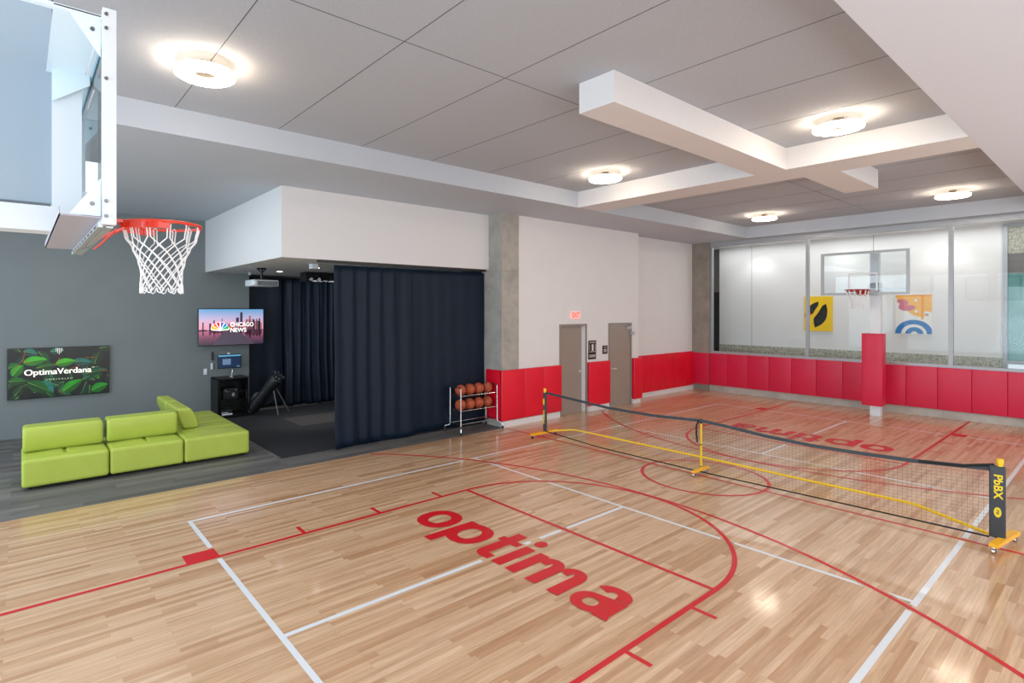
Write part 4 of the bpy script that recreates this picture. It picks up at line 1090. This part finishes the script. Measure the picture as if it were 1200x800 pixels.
# near hoop
XB, YH = -7.942, -.10
hn = empty('basketball_hoop', (-8.05, YH, 3.0), 'near basketball hoop with white board frame and hanging net', 'basketball hoop', 'basketball hoops')
ZB0, ZB1 = 3.025, 4.10; YB0, YB1 = YH-.945, YH+.915
f_ = MB()
f_.box(XB-.04, XB+.018, YB0, YB0+.05, ZB0, ZB1); f_.box(XB-.045, XB+.02, YB1-.05, YB1, ZB0, ZB1)
f_.box(XB-.035, XB+.015, YB0+.05, YB1-.05, ZB0, ZB0+.045); f_.box(XB-.035, XB+.015, YB0+.05, YB1-.05, ZB1-.045, ZB1)
fo = f_.build('board_frame', 'steel_white', hn)
for z in (ZB0+.04, ZB0+.115, ZB1-.03, ZB1-.10, ZB1-.35): MB().lathe([(0, -.010), (.007, -.010), (.009, 0), (0, 0)], 12, (XB-.025, YB0, z), 'y').build('bolt', 'bolt', fo, smooth=True)
MB().box(XB-.008, XB+.006, YB0+.05, YB1-.05, ZB0+.045, ZB1-.045).build('backboard', 'glass_board', hn)
e_ = MB(); e_.box(XB-.014, XB-.010, YB0+.05, YB0+.065, ZB0+.045, ZB1-.045); e_.box(XB-.014, XB-.010, YB0+.05, YB1-.05, ZB1-.075, ZB1-.045); e_.build('glass_edge', 'glass_edge', fo)
tg = MB(); xx = XB+.008
for y0_, y1_, z0_, z1_ in ((YH-.305, YH+.305, 3.55, 3.60), (YH-.305, YH+.305, 3.14, 3.19), (YH-.305, YH-.255, 3.19, 3.55), (YH+.255, YH+.305, 3.19, 3.55)): tg.box(xx, xx+.002, y0_, y1_, z0_, z1_)
tg.build('target_square', 'paint_white', hn)
# flanges (channel) behind the board, lilac bottom plate
q = MB(); q.box(XB-.215, XB-.045, YB0+.02, YB1, ZB0+.03, ZB0+.036); q.box(XB-.215, XB-.21, YB0+.02, YB1, ZB0+.03, ZB0+.07); q.build('bottom_flange', 'lilac_plate', hn)
q = MB(); q.box(XB-.235, XB-.045, YB0+.02, YB1, ZB1-.045, ZB1-.039); q.build('top_flange', 'steel_blue_white', hn)
for z, s2 in ((ZB0+.04, 1), (ZB1-.05, -1)):
    for Y_ in (YB0+.03, YB1-.03):
        q = MB(); q.prism([(XB-.045, 0, 0), (XB-.175, 0, 0), (XB-.045, 0, s2*.19)], (0, .006, 0), (0, Y_, z)); g_ = q.build('gusset', 'steel_blue_white', hn)
        MB().lathe([(0, -.008), (.009, -.008), (.011, 0), (0, 0)], 12, (XB-.08, Y_, z+s2*.06), 'y').build('gusset_bolt', 'bolt', g_, smooth=True)
# slotted rail and hooks under the board
q = MB(); q.box(XB-.055, XB-.035, YB0+.05, YB1-.02, ZB0-.012, ZB0+.012); q.box(XB-.02, XB+.01, YB0+.05, YB1-.02, ZB0-.012, ZB0-.004)
q.m = 1
for i in range(9): q.box(XB-.057, XB-.054, YB0+.15+i*.18, YB0+.24+i*.18, ZB0-.006, ZB0+.004)
q.build('slotted_rail', ['aluminium', 'dark_grey'], hn)
q = MB(); q.tube([(XB+.03, YB0+.12, ZB0-.01), (XB+.02, YH-.35, ZB0-.03), (XB, YH-.10, ZB0-.05)], .006, 8); q.build('release_rod', 'rim_orange', hn, smooth=True)
q = MB(); q.tube([(XB, YH-.10, ZB0-.05), (XB-.03, YH+.05, ZB0-.03), (XB-.04, YH+.2, ZB0-.02)], .004, 8); q.build('rod_hook', 'chrome', hn, smooth=True)
# mast, lower and upper arms, satin side panel
q = MB(); q.box(-8.15, -8.0, YH-.02, YH+.16, 3.09, 4.30); q.build('mast', 'steel_white', hn)
q = MB(); q.box(-9.6, -8.0, YH-.03, YH+.17, 3.075, 3.225); q.build('lower_arm', 'steel_white', hn)
q = MB(); q.box(-9.6, -8.15, YH+.02, YH+.06, 3.25, 4.46); q.build('side_panel', 'panel_satin', hn)
q = MB(); q.box(-9.6, -7.97, YB0+.02, YB0+.055, ZB1-.055, ZB1-.035); q.build('upper_arm', 'steel_blue_white', hn)
q = MB(); q.prism([(-7.96, 0, 0), (-8.15, 0, 0), (-8.15, 0, -.2), (-7.96, 0, -.06)], (0, .02, 0), (0, YH-.05, 4.06)); q.build('brace_plate', 'steel_blue_white', hn)
for y0_, y1_, zz in ((YH+.0, YH+.14, 3.24),):
    MB().box(-8.0, XB-.02, y0_, y1_, zz-.03, zz+.10).build('board_bracket', 'steel_white', hn)
rim_parts(hn, -7.555, YH-.03, 3.165, 1)

# far hoop
XB2 = 7.85
hf = empty('basketball_hoop', (8.1, -.21, 0), 'far basketball hoop on a white pole with red padding', 'basketball hoop', 'basketball hoops')
q = MB(); q.box(7.97, 8.13, -.33, -.12, 0, 3.25); q.build('pole', 'steel_white', hf)
q = MB().rbox(7.88, 8.17, -.39, .03, .25, 2.01, .012, 3); q.build('pole_pad', 'pad_red_hazed', hf, smooth=True)
q = MB(); q.box(7.97, 8.10, -.30, -.12, 3.0, 4.02); q.box(7.86, 7.98, -.30, -.12, 3.45, 3.5); q.box(7.86, 7.98, -.30, -.12, 3.02, 3.1); q.build('upper_mast', 'steel_white', hf)
q = MB(); q.prism([(7.95, 0, 0), (8.12, 0, 0), (8.12, 0, -.30)], (0, .12, 0), (0, -.28, 2.98)); q.build('gusset', 'aluminium', hf)
q = MB(); a, b, c_, d_ = -.914, .897, 2.955, 4.03
q.box(XB2-.01, XB2+.03, a, a+.065, c_, d_); q.box(XB2-.01, XB2+.03, b-.065, b, c_, d_); q.box(XB2-.01, XB2+.03, a+.065, b-.065, c_, c_+.06); q.box(XB2-.01, XB2+.03, a+.065, b-.065, d_-.06, d_)
q.build('board_frame', 'board_alu', hf)
MB().box(XB2, XB2+.012, a+.05, b-.05, c_+.05, d_-.05).build('backboard', 'glass_board_far', hf)
q = MB(); xx = XB2-.003
for y0_, y1_, z0_, z1_ in ((-.31, .30, 3.46, 3.50), (-.31, -.27, 3.06, 3.46), (.26, .30, 3.06, 3.46)): q.box(xx, xx+.002, y0_, y1_, z0_, z1_)
q.build('target_square', 'paint_white', hf)
MB().box(XB2+.03, XB2+.08, -.85, .40, 3.07, 3.11).build('cross_rail', 'aluminium', hf)
rim_parts(hf, 7.46, .0, 3.07, -1, 'rim_dark_red')

# ------------------------------------------------------------------ light
w = bpy.data.worlds.new('World'); S.world = w; w.use_nodes = True
bg = w.node_tree.nodes['Background']; bg.inputs[0].default_value = (.80, .90, 1.0, 1); bg.inputs[1].default_value = .9
def area(name, loc, rot, sx, sy, e, col=(1, 1, 1), spread=None):
    ld = bpy.data.lights.new(name, 'AREA'); ld.shape = 'RECTANGLE'; ld.size = sx; ld.size_y = sy; ld.energy = e; ld.color = col
    if spread: ld.spread = spread
    o = bpy.data.objects.new(name, ld); COL.objects.link(o); o.location = loc; o.rotation_euler = rot; return o
area('daylight_opening', (-13.6, 1.5, 2.4), (0, radians(-90), 0), 4.2, 11, 620, (.74, .88, 1.0))
area('side_fill', (-2.0, -7.8, 2.6), (radians(90), 0, 0), 17, 4, 500, (1, .99, .98))  # added unseen fill lamp in front of the closed right wall, no window there
for x in (-9.5, -4.2, 2.6): area('room_fill', (x, .2, 4.6), (0, 0, 0), 3.2, 4.2, 26, (1, .98, .96))
area('hoop_fill', (-11.2, -1.6, 1.4), (radians(180), radians(40), 0), 2.5, 3.5, 70, (.72, .88, 1.0))  # added unseen bluish lamp to brighten the near hoop from below
area('gallery_fill', (9.75, 1.0, 4.62), (0, 0, 0), 0.6, 7.5, 44, (1, 1, 1))
def spot(name, loc, rot, e, ang, blend=.5, col=(1, .97, .93), size=.03):
    ld = bpy.data.lights.new(name, 'SPOT'); ld.energy = e; ld.spot_size = radians(ang); ld.spot_blend = blend; ld.shadow_soft_size = size; ld.color = col
    o = bpy.data.objects.new(name, ld); COL.objects.link(o); o.location = loc; o.rotation_euler = rot
spot('bay_spot', (-3.47, 8.59, 3.46), (0, 0, 0), 60, 70, .8)
spot('bay_spot', (-2.9, 7.9, 3.46), (0, 0, 0), 150, 48, .9)
area('bay_wash', (-1.8, 8.2, 3.3), (radians(35), 0, 0), 2.0, .5, 30, (.9, .95, 1))
spot('wash_spot', (-5.05, 8.9, 4.66), (0, radians(14), 0), 45, 50, .9, (1, .98, .96))
spot('wash_spot', (-5.05, 6.9, 4.66), (0, radians(14), 0), 45, 50, .9, (1, .98, .96))
area('corridor_light', (3.0, 5.5, 2.65), (0, 0, 0), 3.6, .8, 60, (.95, .98, 1.0))
area('lounge_fill', (-8.5, 6.5, 4.68), (0, 0, 0), 5, 3, 90, (.93, .97, 1.0))

# ------------------------------------------------------------------ camera
cd = bpy.data.cameras.new('Camera'); cam = bpy.data.objects.new('Camera', cd); COL.objects.link(cam)
cam.location = (-8.303, -4.27, 2.6); cam.rotation_euler = (pi/2, 0, .893-pi/2)
cd.sensor_width = 36; cd.lens = 640.9/1200*36; cd.shift_x = (600-539.)/1200; cd.shift_y = -(400-362.4)/1200
cd.clip_start = .05; cd.clip_end = 200
S.camera = cam
S.view_settings.view_transform = 'Standard'; S.view_settings.look = 'None'; S.view_settings.exposure = 0; S.view_settings.gamma = 1
try: S.cycles.use_denoising = True
except Exception: pass
S.cycles.max_bounces = 8; S.cycles.transparent_max_bounces = 16
